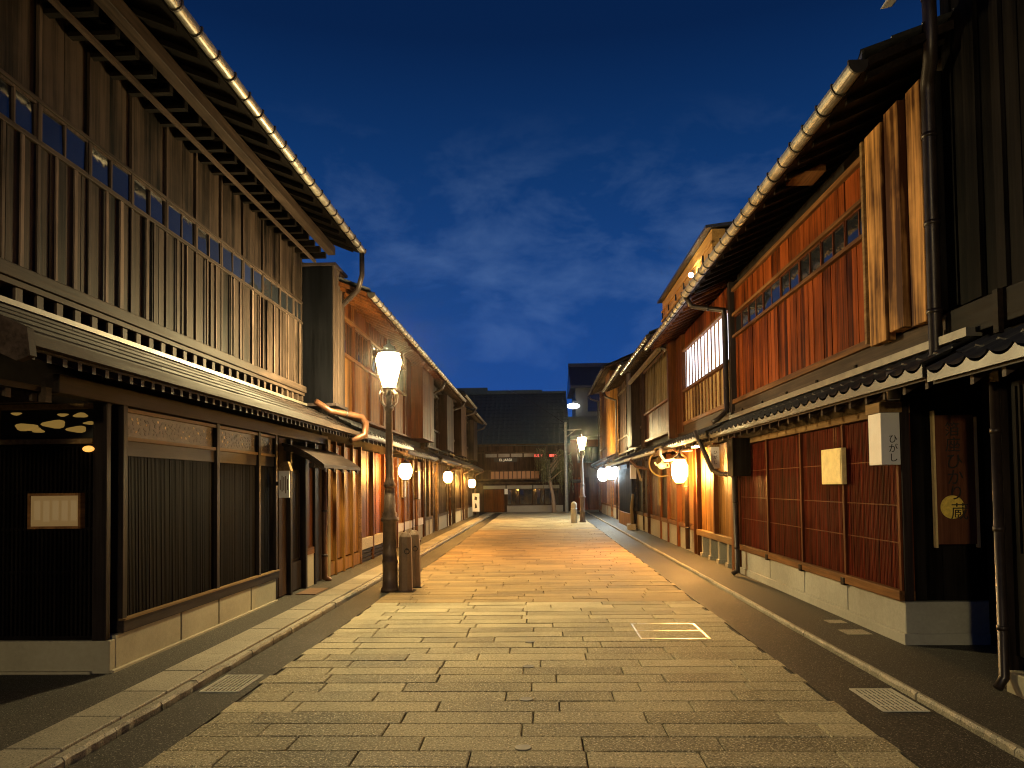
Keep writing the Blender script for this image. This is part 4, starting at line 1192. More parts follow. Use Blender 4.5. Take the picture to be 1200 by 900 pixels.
# house with the lit paper windows
h = Thing('townhouse', 'wooden townhouse on the right with brightly lit white paper windows upstairs', 'house', (3.32, 13.0, 0))
a0, a1 = 13.0, 18.2
core(h, RW, a0, a1, -0.12, -4.2, 5, gable=(0.68, 4.86, 0.42), z0=0.45)
roof(h, RW, 13.18, a1, 0.66, 4.86, d_back=-4.3, slope=0.42, soffit='rust_boards', tiles='far')
gutter(h, RW, 13.2, a1, 0.72, 4.81)
# raised attic storey with a golden fascia
mb = MB(); mb.wbox(RW, 13.0, 18.0, 0.10, -4.5, 5.35, 5.9); at = h.part('attic', mb, 'dark_core')
mb = MB(); mb.wbox(RW, 12.85, 18.05, 0.101, 0.33, 5.42, 5.87); fa = h.part('fascia', mb, 'golden_fascia', at)
mb = MB(); mb.wbox(RW, 12.83, 18.07, 0.331, 0.36, 5.62, 5.66); mb.wbox(RW, 12.83, 18.07, 0.331, 0.37, 5.40, 5.44)
h.part('rail', mb, 'golden_fascia', fa)
mb = MB()
for a in (13.3, 14.2, 15.1, 16.0, 16.9, 17.7): mb.wbox(RW, a, a + 0.03, 0.371, 0.40, 5.42, 5.55)
h.each('gutter_hook', mb, 'black_iron', fa)
mb = MB(); mb.prism([(0.44, 5.925), (-4.5, 6.5), (-4.5, 6.42), (0.44, 5.875)], RW, 12.8, 18.15); h.part('roof', mb, 'roof_tile', at)
# upper front
mb = MB(); boards(mb, RW, 13.1, 17.3, 2.92, 3.60, 0.17, -0.06, 0.03, 0.012); h.part('boarding', mb, 'cream_slats')
mb = MB(); mb.wbox(RW, 13.2, 17.2, -0.05, -0.03, 3.66, 4.52); sw = h.part('paper_window', mb, 'shoji_lit')
mb = MB(); lattice(mb, RW, 13.2, 17.2, 2.95, 4.55, 0.30, 0.040, -0.03, -0.008, ()); h.part('window_bars', mb, 'red_rails', sw)
mb = MB(); mb.wbox(RW, 13.1, 17.25, -0.06, 0.045, 3.60, 3.655); mb.wbox(RW, 13.1, 17.25, -0.06, 0.045, 4.525, 4.57); mb.wbox(RW, 13.1, 17.25, -0.06, 0.05, 2.84, 2.918); h.part('rail', mb, 'red_rails')
mb = MB(); boards(mb, RW, 13.1, 17.25, 4.575, 4.98, 0.3, -0.06, 0.03); h.part('boarding', mb, 'red_boards')
mb = MB(); boards(mb, RW, 17.3, 18.15, 2.7, 4.95, 0.28, -0.06, 0.10); h.part('boarding', mb, 'rust_boards')
mb = MB(); mb.wbox(RW, 18.0, 18.14, -0.06, 0.24, 2.6, 4.95); h.part('post', mb, 'rust_boards')
mb = MB(); mb.wbox(RW, 13.05, 18.1, -0.1, 0.02, 2.55, 2.838); h.part('beam', mb, 'dim_rails')
hisashi_tiled(h, RW, 13.0, 17.6, 0.46, 2.36, -0.06, 2.62)
# ground floor, raised on posts at its near end
for b0, b1 in ((13.1, 14.4), (14.46, 15.9)):
    mb = MB(); boards(mb, RW, b0, b1, 0.56, 2.25, 0.16, -0.08, 0.03, 0.004); h.part('boarding', mb, 'orange_boards')
mb = MB(); mb.wbox(RW, 13.05, 16.0, -0.1, 0.05, 0.44, 0.555); h.part('sill_beam', mb, 'tan_rails', bev=0.006)
for a in (13.5, 14.2, 14.9, 15.6):
    mb = MB(); mb.wbox(RW, a, a + 0.13, -0.15, 0.0, 0.02, 0.44); mb.wbox(RW, a - 0.03, a + 0.16, -0.18, 0.03, 0.0, 0.09); h.part('stub_post', mb, 'kerb_stone')
for p in (14.43, 15.96, 16.3):
    mb = MB(); mb.wbox(RW, p - 0.04, p + 0.04, -0.1, 0.04, 0.0 if p > 15 else 0.56, 2.28); h.part('post', mb, 'rust_boards')
mb = MB(); mb.wbox(RW, 16.0, 18.1, -0.13, -4.0, 0.0, 0.45); h.part('wall', mb, 'dark_core')
mb = MB(); mb.wbox(RW, 13.1, 16.0, -1.3, -4.0, 0.0, 0.45); h.part('wall', mb, 'dark_core')
mb = MB(); boards(mb, RW, 16.35, 18.1, 0.62, 2.25, 0.2, -0.08, 0.03); h.part('boarding', mb, 'orange_boards')
mb = MB(); mb.wbox(RW, 16.35, 18.1, -0.12, 0.0, 0.0, 0.5); h.part('plinth', mb, 'grey_plinth')
mb = MB(); mb.wbox(RW, 16.35, 18.1, -0.1, 0.04, 0.502, 0.61); h.part('sill_beam', mb, 'red_rails')
pipe(h, [RW.pt(16.5, 0.40, 2.3), RW.pt(16.5, 0.18, 2.1), RW.pt(16.5, 0.14, 1.9), RW.pt(16.5, 0.14, 0.1)], 0.05, 'copper_pipe')

# house with tall pale slats
h = Thing('townhouse', 'right-hand townhouse with tall pale slats over red boards upstairs, past the lit paper windows', 'house', (3.32, 18.2, 0))
a0, a1 = 18.22, 24.3
core(h, RW, a0, a1, -0.10, -4.2, 5, gable=(0.60, 5.16, 0.42))
roof(h, RW, a0, a1, 0.60, 5.16, d_back=-4.3, slope=0.42, soffit='dim_rails', tiles='far')
gutter(h, RW, a0, a1, 0.66, 5.12)
mb = MB(); mb.wbox(RW, a0, a1, 0.36, 0.46, 4.74, 4.82); h.part('eave_beam', mb, 'pale_slats')
mb = MB(); mb.wbox(RW, 19.1, 23.6, -0.09, -0.06, 3.72, 4.98); sw = h.part('paper_window', mb, 'cream_board')
mb = MB(); lattice(mb, RW, 19.1, 23.6, 3.72, 4.98, 0.30, 0.09, -0.05, 0.02, (4.4,)); h.part('window_bars', mb, 'pale_slats', sw)
mb = MB(); boards(mb, RW, 19.1, 23.6, 2.9, 3.66, 0.2, -0.06, 0.035, 0.01); h.part('boarding', mb, 'rust_boards')
mb = MB(); mb.wbox(RW, 19.0, 23.7, -0.06, 0.05, 3.665, 3.715); mb.wbox(RW, 19.0, 23.7, -0.06, 0.05, 2.82, 2.895); mb.wbox(RW, 19.0, 23.7, -0.06, 0.05, 4.985, 5.04); h.part('rail', mb, 'red_rails')
for b0, b1 in ((18.3, 18.95), (23.75, 24.25)):
    mb = MB(); boards(mb, RW, b0, b1, 2.7, 5.1, 0.25, -0.06, 0.08); h.part('boarding', mb, 'dim_boards')
hisashi_tiled(h, RW, 17.7, 24.2, 0.62, 2.30, -0.05, 2.62, 'far', 'tan_rails')
for b0, b1, m_ in ((18.3, 19.6, 'orange_boards'), (19.66, 20.8, 'dark_frame'), (20.86, 22.9, 'rust_boards'), (22.96, 24.2, 'dim_boards')):
    mb = MB(); boards(mb, RW, b0, b1, 0.62, 2.25, 0.2, -0.06, 0.03); h.part('boarding', mb, m_)
    mb = MB(); mb.wbox(RW, b0, b1, -0.1, 0.04, 0.502, 0.61); h.part('sill_beam', mb, 'red_rails')
    mb = MB(); mb.wbox(RW, b0, b1, -0.1, 0.01, 0.0, 0.5); h.part('plinth', mb, 'grey_plinth')
for p in (18.26, 19.63, 20.83, 22.93):
    mb = MB(); mb.wbox(RW, p - 0.04, p + 0.04, -0.1, 0.05, 0.0, 2.3); h.part('post', mb, 'rust_boards')
pipe(h, [RW.pt(18.3, 0.66, 5.1), RW.pt(18.3, 0.55, 4.9), RW.pt(18.25, 0.13, 4.75), RW.pt(18.25, 0.13, 2.7)], 0.045, 'dark_pipe')
pipe(h, [RW.pt(22.3, 0.66, 2.26), RW.pt(22.3, 0.5, 2.05), RW.pt(22.3, 0.14, 1.95), RW.pt(22.3, 0.14, 0.08)], 0.045, 'copper_pipe')

far_house(RW, 24.35, 31.6, 5.5, 0.58, 'dark timber townhouse on the right beside the pair of white lanterns', 'dim_boards', 'charred_boards', 'dim_rails', win=(0.25, 0.6), box=(0.05, 0.2), his=2.32)
far_house(RW, 31.65, 41.0, 6.5, 0.58, 'tall orange-lit townhouse at the far end of the right row', 'orange_boards', 'rust_boards', 'red_rails', win=(0.3, 0.6), box=(0.02, 0.25), his=2.6)
# ------------------------------------------------------------------ the end of the street
EF = Fr('F', 44.0)
h = Thing('inn', 'dark two-storey building with a huge black tiled roof closing the end of the street', 'house', (-1.0, 44.0, 0))
mb = MB(); mb.wbox(EF, -9.5, 1.7, -0.08, -9, 0, 4.25); h.part('wall', mb, 'dim_boards')
mb = MB(); mb.prism([(0.75, 3.93), (-5.2, 7.55), (-5.2, 7.35), (0.75, 3.84)], EF, -10.0, 1.75)
mb.prism([(-5.202, 7.55), (-11, 4.1), (-11, 3.9), (-5.202, 7.35)], EF, -10.0, 1.75)
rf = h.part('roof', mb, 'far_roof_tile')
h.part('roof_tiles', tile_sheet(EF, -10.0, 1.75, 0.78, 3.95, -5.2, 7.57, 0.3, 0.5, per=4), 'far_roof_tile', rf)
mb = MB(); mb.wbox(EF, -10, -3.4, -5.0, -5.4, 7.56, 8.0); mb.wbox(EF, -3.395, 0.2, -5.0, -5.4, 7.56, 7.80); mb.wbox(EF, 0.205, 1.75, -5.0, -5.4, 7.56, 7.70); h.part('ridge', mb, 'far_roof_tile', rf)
mb = MB(); mb.wbox(EF, -10, 1.75, 0.76, 0.80, 3.86, 3.94); h.part('eave_board', mb, 'dim_rails', rf)
# upper floor
mb = MB(); mb.wbox(EF, -9, 1.68, -0.07, 0.0, 2.45, 3.6); h.part('boarding', mb, 'dim_boards')
for k in range(4):
    b0 = -3.2 + 0.75 * k
    mb = MB(); mb.wbox(EF, b0, b0 + 0.66, 0.0, 0.03, 3.22, 3.42); h.part('window', mb, 'grey_glass', label='narrow pale high window')
mb = MB(); mb.wbox(EF, -9, 1.68, 0.0, 0.06, 3.45, 3.52); h.part('rail', mb, 'dim_rails')
for k in range(11):
    b0 = -2.9 + 0.26 * k
    mb = MB(); mb.wbox(EF, b0, b0 + 0.21, 0.0, 0.03, 1.95, 2.38); h.part('window', mb, 'amber_window', label='narrow amber window panel')
mb = MB(); mb.wbox(EF, -9, 1.68, 0.0, 0.08, 1.86, 1.93); mb.wbox(EF, -9, 1.68, 0.0, 0.08, 2.40, 2.46); h.part('rail', mb, 'dim_rails')
mb = MB(); mb.prism([(0.5, 1.74), (-0.05, 1.86), (-0.05, 1.78), (0.5, 1.66)], EF, -9, 2.5); h.part('lean_to_roof', mb, 'dim_rails')
# shop front
for b0, b1 in ((-3.35, -2.05), (-1.98, -0.48), (-0.42, 1.1)):
    mb = MB(); mb.wbox(EF, b0, b1, 0.02, 0.14, 1.36, 1.56); h.part('lintel', mb, 'white_plaster', label='white lintel panel over the shop front')
for b0, b1 in ((-3.3, -2.75), (-2.72, -2.12)):
    mb = MB(); boards(mb, EF, b0, b1, 0.02, 1.33, 0.14, 0.0, 0.03); h.part('door', mb, 'rust_boards')
for b0, b1 in ((-1.95, -1.25), (-1.22, -0.5), (-0.46, 0.2), (0.24, 1.05)):
    window(h, EF, b0, b1, 0.42, 1.33, 3, 0.0, 'dim_rails')
mb = MB(); mb.wbox(EF, -1.98, 1.3, -0.05, 0.10, 0.0, 0.38); h.part('plinth', mb, 'white_plaster')
mb = MB(); mb.wbox(EF, -2.1, -1.92, 0.10, 0.30, 1.05, 1.36); h.part('meter_box', mb, 'white_board')
for b0, b1 in ((-0.35, 0.15), (0.55, 1.0)):
    mb = MB(); mb.wbox(EF, b0, b1, 0.0, 0.04, 3.20, 3.36); h.part('window', mb, 'red_light', label='narrow window glowing red')
sg = Thing('lit_sign', 'small pale-lettered sign under the eave of the dark building at the street end', 'sign', (-2.1, 43.9, 3.0))
mb = MB(); mb.wbox(EF, -2.7, -1.35, 0.035, 0.07, 2.93, 3.16); sg.part('board', mb, 'ink')
text_mesh('EL JARDI', 0.2, 'sign_letters', 'lettering', sg, lambda u, v, w: EF.pt(-2.02 + u, 0.078 + w, 3.05 + v))

# lower dark house filling the corner to the right
h = Thing('house', 'low dark boarded house in the corner right of the utility pole', 'house', (4.0, 46.5, 0))
CF = Fr('F', 46.5)
mb = MB(); mb.wbox(CF, 1.75, 9.0, 0.0, -5, 0, 4.6); h.part('wall', mb, 'rust_boards')
mb = MB(); mb.prism([(0.6, 4.5), (-2.5, 6.0), (-5.6, 4.5), (-5.6, 4.35), (0.6, 4.35)], CF, 1.76, 9.2); h.part('roof', mb, 'roof_tile')
window(h, CF, 2.3, 3.6, 2.9, 3.9, 3, 0.0, 'dim_rails')
mb = MB(); boards(mb, CF, 2.0, 3.0, 0.02, 2.0, 0.2, 0.0, 0.04); h.part('door', mb, 'red_boards')

# pale tower-like house beyond the right row
h = Thing('house', 'narrow pale-walled house with a dark tiled roof rising behind the right row', 'house', (4.5, 58, 0))
TF = Fr('F', 56)
mb = MB(); mb.wbox(TF, 2.7, 7.5, 0.0, -6, 0, 9.0); h.part('wall', mb, 'tower_wall')
mb = MB(); mb.prism([(0.6, 8.9), (-3.0, 10.9), (-6.6, 8.9), (-6.6, 8.75), (0.6, 8.75)], TF, 2.3, 7.8); rf = h.part('roof', mb, 'roof_tile')
mb = MB(); mb.wbox(TF, 2.3, 7.8, -2.85, -3.15, 10.8, 11.1); h.part('ridge', mb, 'roof_tile', rf)
window(h, TF, 3.6, 5.0, 7.0, 8.3, 2, 0.0, 'black_iron')
h = Thing('wall_lamp', 'white glowing lamp high up on the pale house beyond the right row', 'lamp', (2.6, 55.7, 7.5))
mb = MB(); mb.ball(2.5, 55.6, 7.4, 0.5, 0.35, 0.22); h.part('lamp_glass', mb, 'white_lens')
mb = MB(); mb.tube([(2.5, 55.6, 7.55), (2.5, 55.8, 7.8), (2.75, 56.0, 7.8)], 0.05, 8); h.part('arm', mb, 'pole_grey')

# utility pole and willow in front of the dark building
t = Thing('utility_pole', 'slim grey utility pole with a cross arm at the end of the street', 'pole', (1.42, 41.5, 0))
mb = MB(); mb.lathe([(0.10, 0), (0.085, 2.5), (0.07, 5.0)], 1.42, 41.5, 14); t.part('pole', mb, 'pole_grey')
mb = MB(); mb.tube([(1.30, 41.5, 4.55), (2.3, 41.5, 4.62)], 0.035, 8); t.part('arm', mb, 'pole_grey')
mb = MB(); mb.tube([(2.0, 41.5, 4.60), (1.46, 41.5, 4.2)], 0.02, 6); t.part('brace', mb, 'pole_grey')

t = Thing('willow_tree', 'bare-looking willow with drooping twigs before the dark building', 'tree', (0.75, 42.3, 0))
mb = MB()
mb.tube([(0.75, 42.3, -0.02), (0.70, 42.3, 0.9), (0.55, 42.3, 1.7), (0.45, 42.2, 2.4), (0.4, 42.2, 3.0)], 0.1, 10, radii=[0.13, 0.10, 0.085, 0.07, 0.03])
br = random.Random(3)
limbs = []
for i in range(11):
    a = br.uniform(0, 6.28); ln = br.uniform(0.6, 1.35)
    z = br.uniform(1.7, 2.6)
    p0 = Vector((0.5, 42.25, z)); p1 = p0 + Vector((math.cos(a) * ln * 0.6, math.sin(a) * ln * 0.5, br.uniform(0.5, 1.0))); p2 = p0 + Vector((math.cos(a) * ln, math.sin(a) * ln * 0.7, br.uniform(0.5, 1.3)))
    mb.tube([p0, p1, p2], 0.03, 6, radii=[0.045, 0.028, 0.012]); limbs.append((p0, p1, p2))
t.part('trunk', mb, 'bollard_stone')
cr_ = MB()
for p0, p1, p2 in limbs:
    for k in range(34):
        s_ = br.random(); q = p1.lerp(p2, s_) + Vector((br.uniform(-.22, .22), br.uniform(-.22, .22), br.uniform(-.1, .15)))
        ln = br.uniform(0.5, 1.5); x, y, z = q
        n = int(ln / 0.07); dx, dy = br.uniform(-.12, .12), br.uniform(-.12, .12)
        for j in range(n):
            f = j / n
            xx, yy, zz = x + dx * f, y + dy * f, z - ln * f
            a = br.uniform(0, 6.28); l2 = br.uniform(0.05, 0.09); w2 = 0.014
            ux, uy = math.cos(a) * l2 * 0.5, math.sin(a) * l2 * 0.5
            vx, vy = -math.sin(a) * w2, math.cos(a) * w2
            b = len(cr_.v)
            cr_.v += [(xx - vx, yy - vy, zz), (xx + vx, yy + vy, zz), (xx + ux + vx, yy + uy + vy, zz - l2), (xx + ux - vx, yy + uy - vy, zz - l2)]
            cr_.face([b, b + 1, b + 2, b + 3])
t.part('crown', cr_, 'willow_leaf')
# ------------------------------------------------------------------ street furniture
def make_street_lamp(label, loc):
    X, Y, _ = loc
    t = Thing('street_lamp', label, 'street lamp', loc, 'gas-style street lamps')
    mb = MB()
    mb.lathe([(0.135, 0.0), (0.135, 0.05), (0.108, 0.07), (0.108, 0.40), (0.118, 0.415), (0.118, 0.44), (0.104, 0.455), (0.098, 1.0), (0.132, 1.02), (0.132, 1.06), (0.10, 1.085), (0.108, 1.12), (0.085, 1.16), (0.074, 1.5)], X, Y, 28)
    t.part('base', mb, 'lamp_iron')
    mb = MB()
    mb.lathe([(0.070, 1.501), (0.088, 1.53), (0.085, 1.56), (0.066, 1.60), (0.058, 1.66), (0.047, 2.62), (0.068, 2.64), (0.068, 2.68), (0.045, 2.70), (0.04, 2.80), (0.06, 2.83), (0.06, 2.85), (0.035, 2.87), (0.035, 2.93)], X, Y, 24)
    t.part('pole', mb, 'lamp_iron')
    mb = MB()
    for k in range(4):
        a = math.pi / 4 + k * math.pi / 2
        c, s = math.cos(a), math.sin(a)
        pts = [(0.045, 2.69), (0.10, 2.70), (0.15, 2.76), (0.165, 2.84), (0.14, 2.90), (0.11, 2.885), (0.10, 2.94)]
        mb.tube([(X + c * r, Y + s * r, z) for r, z in pts], 0.011, 8)
    mb.lathe([(0.10, 2.931), (0.115, 2.94), (0.115, 2.965), (0.09, 2.975)], X, Y, 24)
    t.part('scroll_yoke', mb, 'lamp_iron')
    hexa = lambda r, z, q=0: [(X + r * math.cos(math.pi / 6 + k * math.pi / 3), Y + r * math.sin(math.pi / 6 + k * math.pi / 3), z) for k in range(6)]
    gl = MB()
    lo, hi, d0 = hexa(0.088, 2.985), hexa(0.195, 3.37), hexa(0.15, 3.46)
    b = 0; gl.v += lo + hi + d0
    gl.face([5, 4, 3, 2, 1, 0]); gl.face([12, 13, 14, 15, 16, 17])
    for i in range(2):
        for k in range(6):
            k2 = (k + 1) % 6; gl.face([i * 6 + k, i * 6 + k2, i * 6 + 6 + k2, i * 6 + 6 + k])
    lan = t.part('lantern_frame', MB_frame(X, Y, hexa), 'lamp_iron')
    t.part('lamp_glass', gl, 'lamp_glass', lan)
    cp = MB()
    cp.lathe([(0.165, 3.463), (0.15, 3.49), (0.10, 3.52), (0.075, 3.54), (0.075, 3.575), (0.05, 3.59), (0.02, 3.62), (0.026, 3.645), (0.008, 3.68)], X, Y, 24)
    t.part('cap', cp, 'lamp_iron', lan)
    return t
def MB_frame(X, Y, hexa):
    mb = MB()
    lo, hi = hexa(0.096, 2.975), hexa(0.204, 3.37)
    for k in range(6):
        mb.tube([lo[k], hi[k]], 0.007, 6)
        mb.tube([hi[k], hi[(k + 1) % 6]], 0.008, 6)
        mb.tube([hi[k], hexa(0.155, 3.468)[k]], 0.006, 6)
    return mb
lamp = make_street_lamp('tall iron street lamp standing on the left beside two stone bollards', (-2.20, 10.88, 0.0))
repeat(lamp, (1.71, 30.9, 0.0), 'distant iron street lamp on the right near the street end')
repeat(lamp, (-2.2, -7.0, 0.0), 'iron street lamp on the left behind the viewer, outside the picture')

def make_bollard(label, loc, h=0.86, w=0.088):
    X, Y, _ = loc
    t = Thing('bollard', label, 'bollard', loc, 'square stone bollards by the street lamp')
    mb = MB()
    n = 8
    def oct_(r, z): return [(X + r * math.cos(math.pi / 8 + k * math.pi / 4) * 1.08, Y + r * math.sin(math.pi / 8 + k * math.pi / 4) * 1.08, z) for k in range(8)]
    rings = [oct_(w * 1.12, 0.0), oct_(w, h - 0.16), oct_(w * 0.985, h - 0.12), oct_(w * 0.95, h - 0.07), oct_(w * 0.55, h - 0.01), oct_(w * 0.2, h)]
    mb.v = [p for r in rings for p in r]
    for i in range(len(rings) - 1):
        for k in range(8):
            k2 = (k + 1) % 8; mb.face([i * 8 + k, i * 8 + k2, i * 8 + 8 + k2, i * 8 + 8 + k])
    mb.face(list(range(8))[::-1]); e = 8 * (len(rings) - 1); mb.face([e + k for k in range(8)])
    t.part('post', mb, 'bollard_stone', bev=0.006)
    mb = MB(); mb.box(X - 0.13, X + 0.13, Y - 0.13, Y + 0.13, -0.01, 0.012); t.part('base_plate', mb, 'black_iron')
    mb = MB(); mb.tube([(X + 0.04, Y - w - 0.006, h - 0.24), (X + 0.04, Y - w - 0.03, h - 0.24)], 0.014, 8)
    rg = [(X + 0.04 + 0.035 * math.sin(a), Y - w - 0.025, h - 0.275 + 0.035 * math.cos(a)) for a in [2 * math.pi * i / 14 for i in range(15)]]
    mb.tube(rg, 0.006, 6); t.part('ring', mb, 'black_iron')
    return t
b1 = make_bollard('nearer of the two brown stone bollards right of the street lamp', (-1.97, 10.87, 0.0))
repeat(b1, (-1.93, 11.35, 0.0), 'farther brown stone bollard, just behind the one by the street lamp')
t = Thing('bollard', 'round-topped pale granite bollard beside the distant street lamp', 'bollard', (1.33, 30.3, 0))
mb = MB(); mb.lathe([(0.125, 0), (0.12, 0.68), (0.115, 0.76), (0.09, 0.82), (0.05, 0.855), (0.012, 0.865)], 1.33, 30.3, 22); t.part('post', mb, 'pale_granite')
mb = MB(); mb.lathe([(0.127, 0.55), (0.127, 0.60)], 1.33, 30.3, 22); t.part('band', mb, 'steel')

# hanging lanterns of the house fronts
def make_lantern(label, loc, mat='lantern_glass', r=0.15, hh=0.2, arm=0.45, side=1, group='lanterns hung along the house fronts'):
    X, Y, Z = loc
    t = Thing('hanging_lantern', label, 'lantern', loc, group)
    mb = MB(); mb.ball(X, Y, Z, r, r, hh, 18, 12); t.part('lamp_glass', mb, mat)
    mb = MB(); mb.lathe([(r * 0.75, Z + hh * 0.80), (r * 0.70, Z + hh * 0.95), (0.04, Z + hh * 1.12), (0.015, Z + hh * 1.3)], X, Y, 18); t.part('cap', mb, 'black_iron')
    mb = MB(); mb.tube([(X, Y, Z + hh * 1.28), (X, Y, Z + hh * 1.28 + 0.08), (X + side * arm * 0.25, Y, Z + hh * 1.28 + 0.15), (X + side * arm, Y, Z + hh * 1.28 + 0.15)], 0.012, 8); t.part('arm', mb, 'black_iron')
    mb = MB(); mb.lathe([(r * 0.35, Z - hh * 1.06), (r * 0.5, Z - hh * 0.9)], X, Y, 16); t.part('base_ring', mb, 'black_iron')
    return t
lt = make_lantern('glowing round lantern on the orange house, nearest on the left', (-3.0, 16.6, 1.87), side=-1)
repeat(lt, (-3.0, 24.3, 1.83), 'second glowing lantern along the left row')
repeat(lt, (-3.0, 32.8, 1.66), 'glowing lantern farthest along the left row, before the white standing sign')
t = make_lantern('largest glowing lantern, on a curled white bracket on the right', (2.98, 16.2, 1.80), 'lantern_glass_warm', 0.17, 0.29, 0.3, 1)
mb = MB(); mb.tube([(2.62, 16.5, 2.30), (2.62, 16.45, 2.14), (2.70, 16.4, 2.02), (2.86, 16.3, 2.04), (2.96, 16.25, 2.13), (3.05, 16.3, 2.22), (3.3, 16.3, 2.24)], 0.028, 10); t.part('scroll_bracket', mb, 'white_board')
w1 = make_lantern('white-blue lantern, left one of the pair far along the right', (2.95, 35.6, 2.02), 'lantern_glass_white', 0.24, 0.34, 0.35, 1, 'white lanterns far along the right row')
repeat(w1, (2.95, 31.2, 2.05), 'white-blue lantern, right one of the pair far along the right')

# flood lamp washing the golden fascia
t = Thing('flood_lamp', 'small bright lamp clipped under the golden fascia on the right', 'lamp', (2.88, 14.0, 5.42))
mb = MB(); mb.ball(2.86, 14.0, 5.40, 0.045, 0.06, 0.04, 12, 8); t.part('lamp_glass', mb, 'flood_lens')
mb = MB(); mb.tube([(2.88, 14.0, 5.36), (2.95, 14.0, 5.33), (3.02, 14.0, 5.38)], 0.012, 8); t.part('arm', mb, 'black_iron')
t = Thing('flood_lamp', 'white floodlight housing under the eave at the top right, unlit', 'lamp', (3.02, 6.3, 5.6))
mb = MB(); mb.hexa([(2.93, 6.2, 5.50), (3.03, 6.2, 5.52), (3.03, 6.35, 5.52), (2.93, 6.35, 5.50), (2.99, 6.2, 5.60), (3.10, 6.2, 5.62), (3.10, 6.35, 5.62), (2.99, 6.35, 5.60)]); t.part('housing', mb, 'white_board', bev=0.01)
mb = MB(); mb.tube([(3.06, 6.27, 5.56), (3.16, 6.27, 5.60), (3.24, 6.2, 5.62)], 0.014, 8); t.part('arm', mb, 'white_board')
t = Thing('eave_lamp', 'bright lamp under the tiled eave above the orange doorway on the right', 'lamp', (3.02, 14.6, 2.27))
mb = MB(); mb.box(2.98, 3.08, 14.3, 14.9, 2.215, 2.235); t.part('lamp_glass', mb, 'eave_light')
mb = MB(); mb.box(2.965, 3.095, 14.28, 14.92, 2.236, 2.262); t.part('housing', mb, 'black_iron')

# signs, notices, lantern boxes
t = Thing('sign_lantern', 'white box sign lettered in black hiragana at the near corner of the red house', 'sign', (3.14, 7.0, 1.9))
mb = MB(); mb.box(3.10, 3.27, 6.94, 7.20, 1.655, 2.13); bx = t.part('box', mb, 'white_board', bev=0.004)
mb = MB(); mb.box(3.085, 3.285, 6.925, 7.215, 2.131, 2.225); t.part('cap', mb, 'tan_rails')
for i, ch in enumerate('ひがし'):
    text_mesh(ch, 0.085, 'ink', 'lettering', t, lambda u, v, w, i=i: (3.205 + u, 6.938 - w, 1.885 - 0.085 * i + v), 0.0015, bx)
t = Thing('sign_lantern', 'smaller white box sign by the orange doorway past the red house', 'sign', (3.1, 13.6, 1.95))
mb = MB(); mb.box(3.05, 3.20, 13.52, 13.72, 1.78, 2.16); bx = t.part('box', mb, 'white_board', bev=0.004)
mb = MB(); mb.box(3.04, 3.21, 13.51, 13.73, 2.161, 2.20); t.part('cap', mb, 'tan_rails')
for i, ch in enumerate('ひがし'):
    text_mesh(ch, 0.075, 'ink', 'lettering', t, lambda u, v, w, i=i: (3.125 + u, 13.518 - w, 2.06 - 0.09 * i + v), 0.0015, bx)
t = Thing('notice_box', 'cream yellow notice box fixed to the red lattice wall', 'notice', (3.28, 8.5, 1.67))
mb = MB(); mb.wbox(RW, 8.22, 8.80, 0.022, 0.075, 1.48, 1.875); bx = t.part('box', mb, 'cream_board', bev=0.006)
mb = MB(); mb.wbox(RW, 8.24, 8.78, 0.0755, 0.081, 1.50, 1.855); t.part('sheet', mb, 'cream_board', bx)
mb = MB(); mb.tube([RW.pt(8.47, 0.028, 1.88), RW.pt(8.47, 0.028, 2.12)], 0.006, 6); mb.tube([RW.pt(8.53, 0.028, 1.88), RW.pt(8.53, 0.028, 2.12)], 0.006, 6); t.each('cord', mb, 'red_rails')
# tall shop board in the slot
t = Thing('shop_sign', 'tall dark wooden sign board with a gold disc and black brush characters', 'sign', (3.75, 6.95, 1.5))
BF = Fr('F', 6.97)
mb = MB(); mb.wbox(BF, 3.575, 3.925, 0.0, 0.03, 0.93, 2.10); bd = t.part('board', mb, 'sign_wood', bev=0.003)
for x in (3.555, 3.928):
    mb = MB(); mb.wbox(BF, x, x + 0.018, 0.0, 0.045, 0.90, 2.14 if x < 3.7 else 2.08); t.part('edge_strip', mb, 'cutout_cream')
mb = MB()
b = 0; n = 40
ring = [(3.715 + 0.105 * math.cos(2 * math.pi * i / n), 1.265 + 0.105 * math.sin(2 * math.pi * i / n)) for i in range(n)]
for dd in (0.0301, 0.034): mb.v += [BF.pt(x, dd, z) for x, z in ring]
mb.face([n + i for i in range(n)])
for i in range(n): mb.face([i, (i + 1) % n, n + (i + 1) % n, n + i])
t.part('disc', mb, 'gold_leaf', bd)
for i, (ch, x, z, s) in enumerate((('箔', 3.73, 1.96, .14), ('座', 3.735, 1.82, .14), ('ひ', 3.74, 1.67, .16), ('か', 3.745, 1.525, .155), ('り', 3.75, 1.385, .15), ('蔵', 3.775, 1.215, .16))):
    text_mesh(ch, s, 'ink', 'lettering', t, lambda u, v, w, x=x, z=z: BF.pt(x + u + 0.05 * v, 0.0365 + w, z + v), 0.0015, bd)
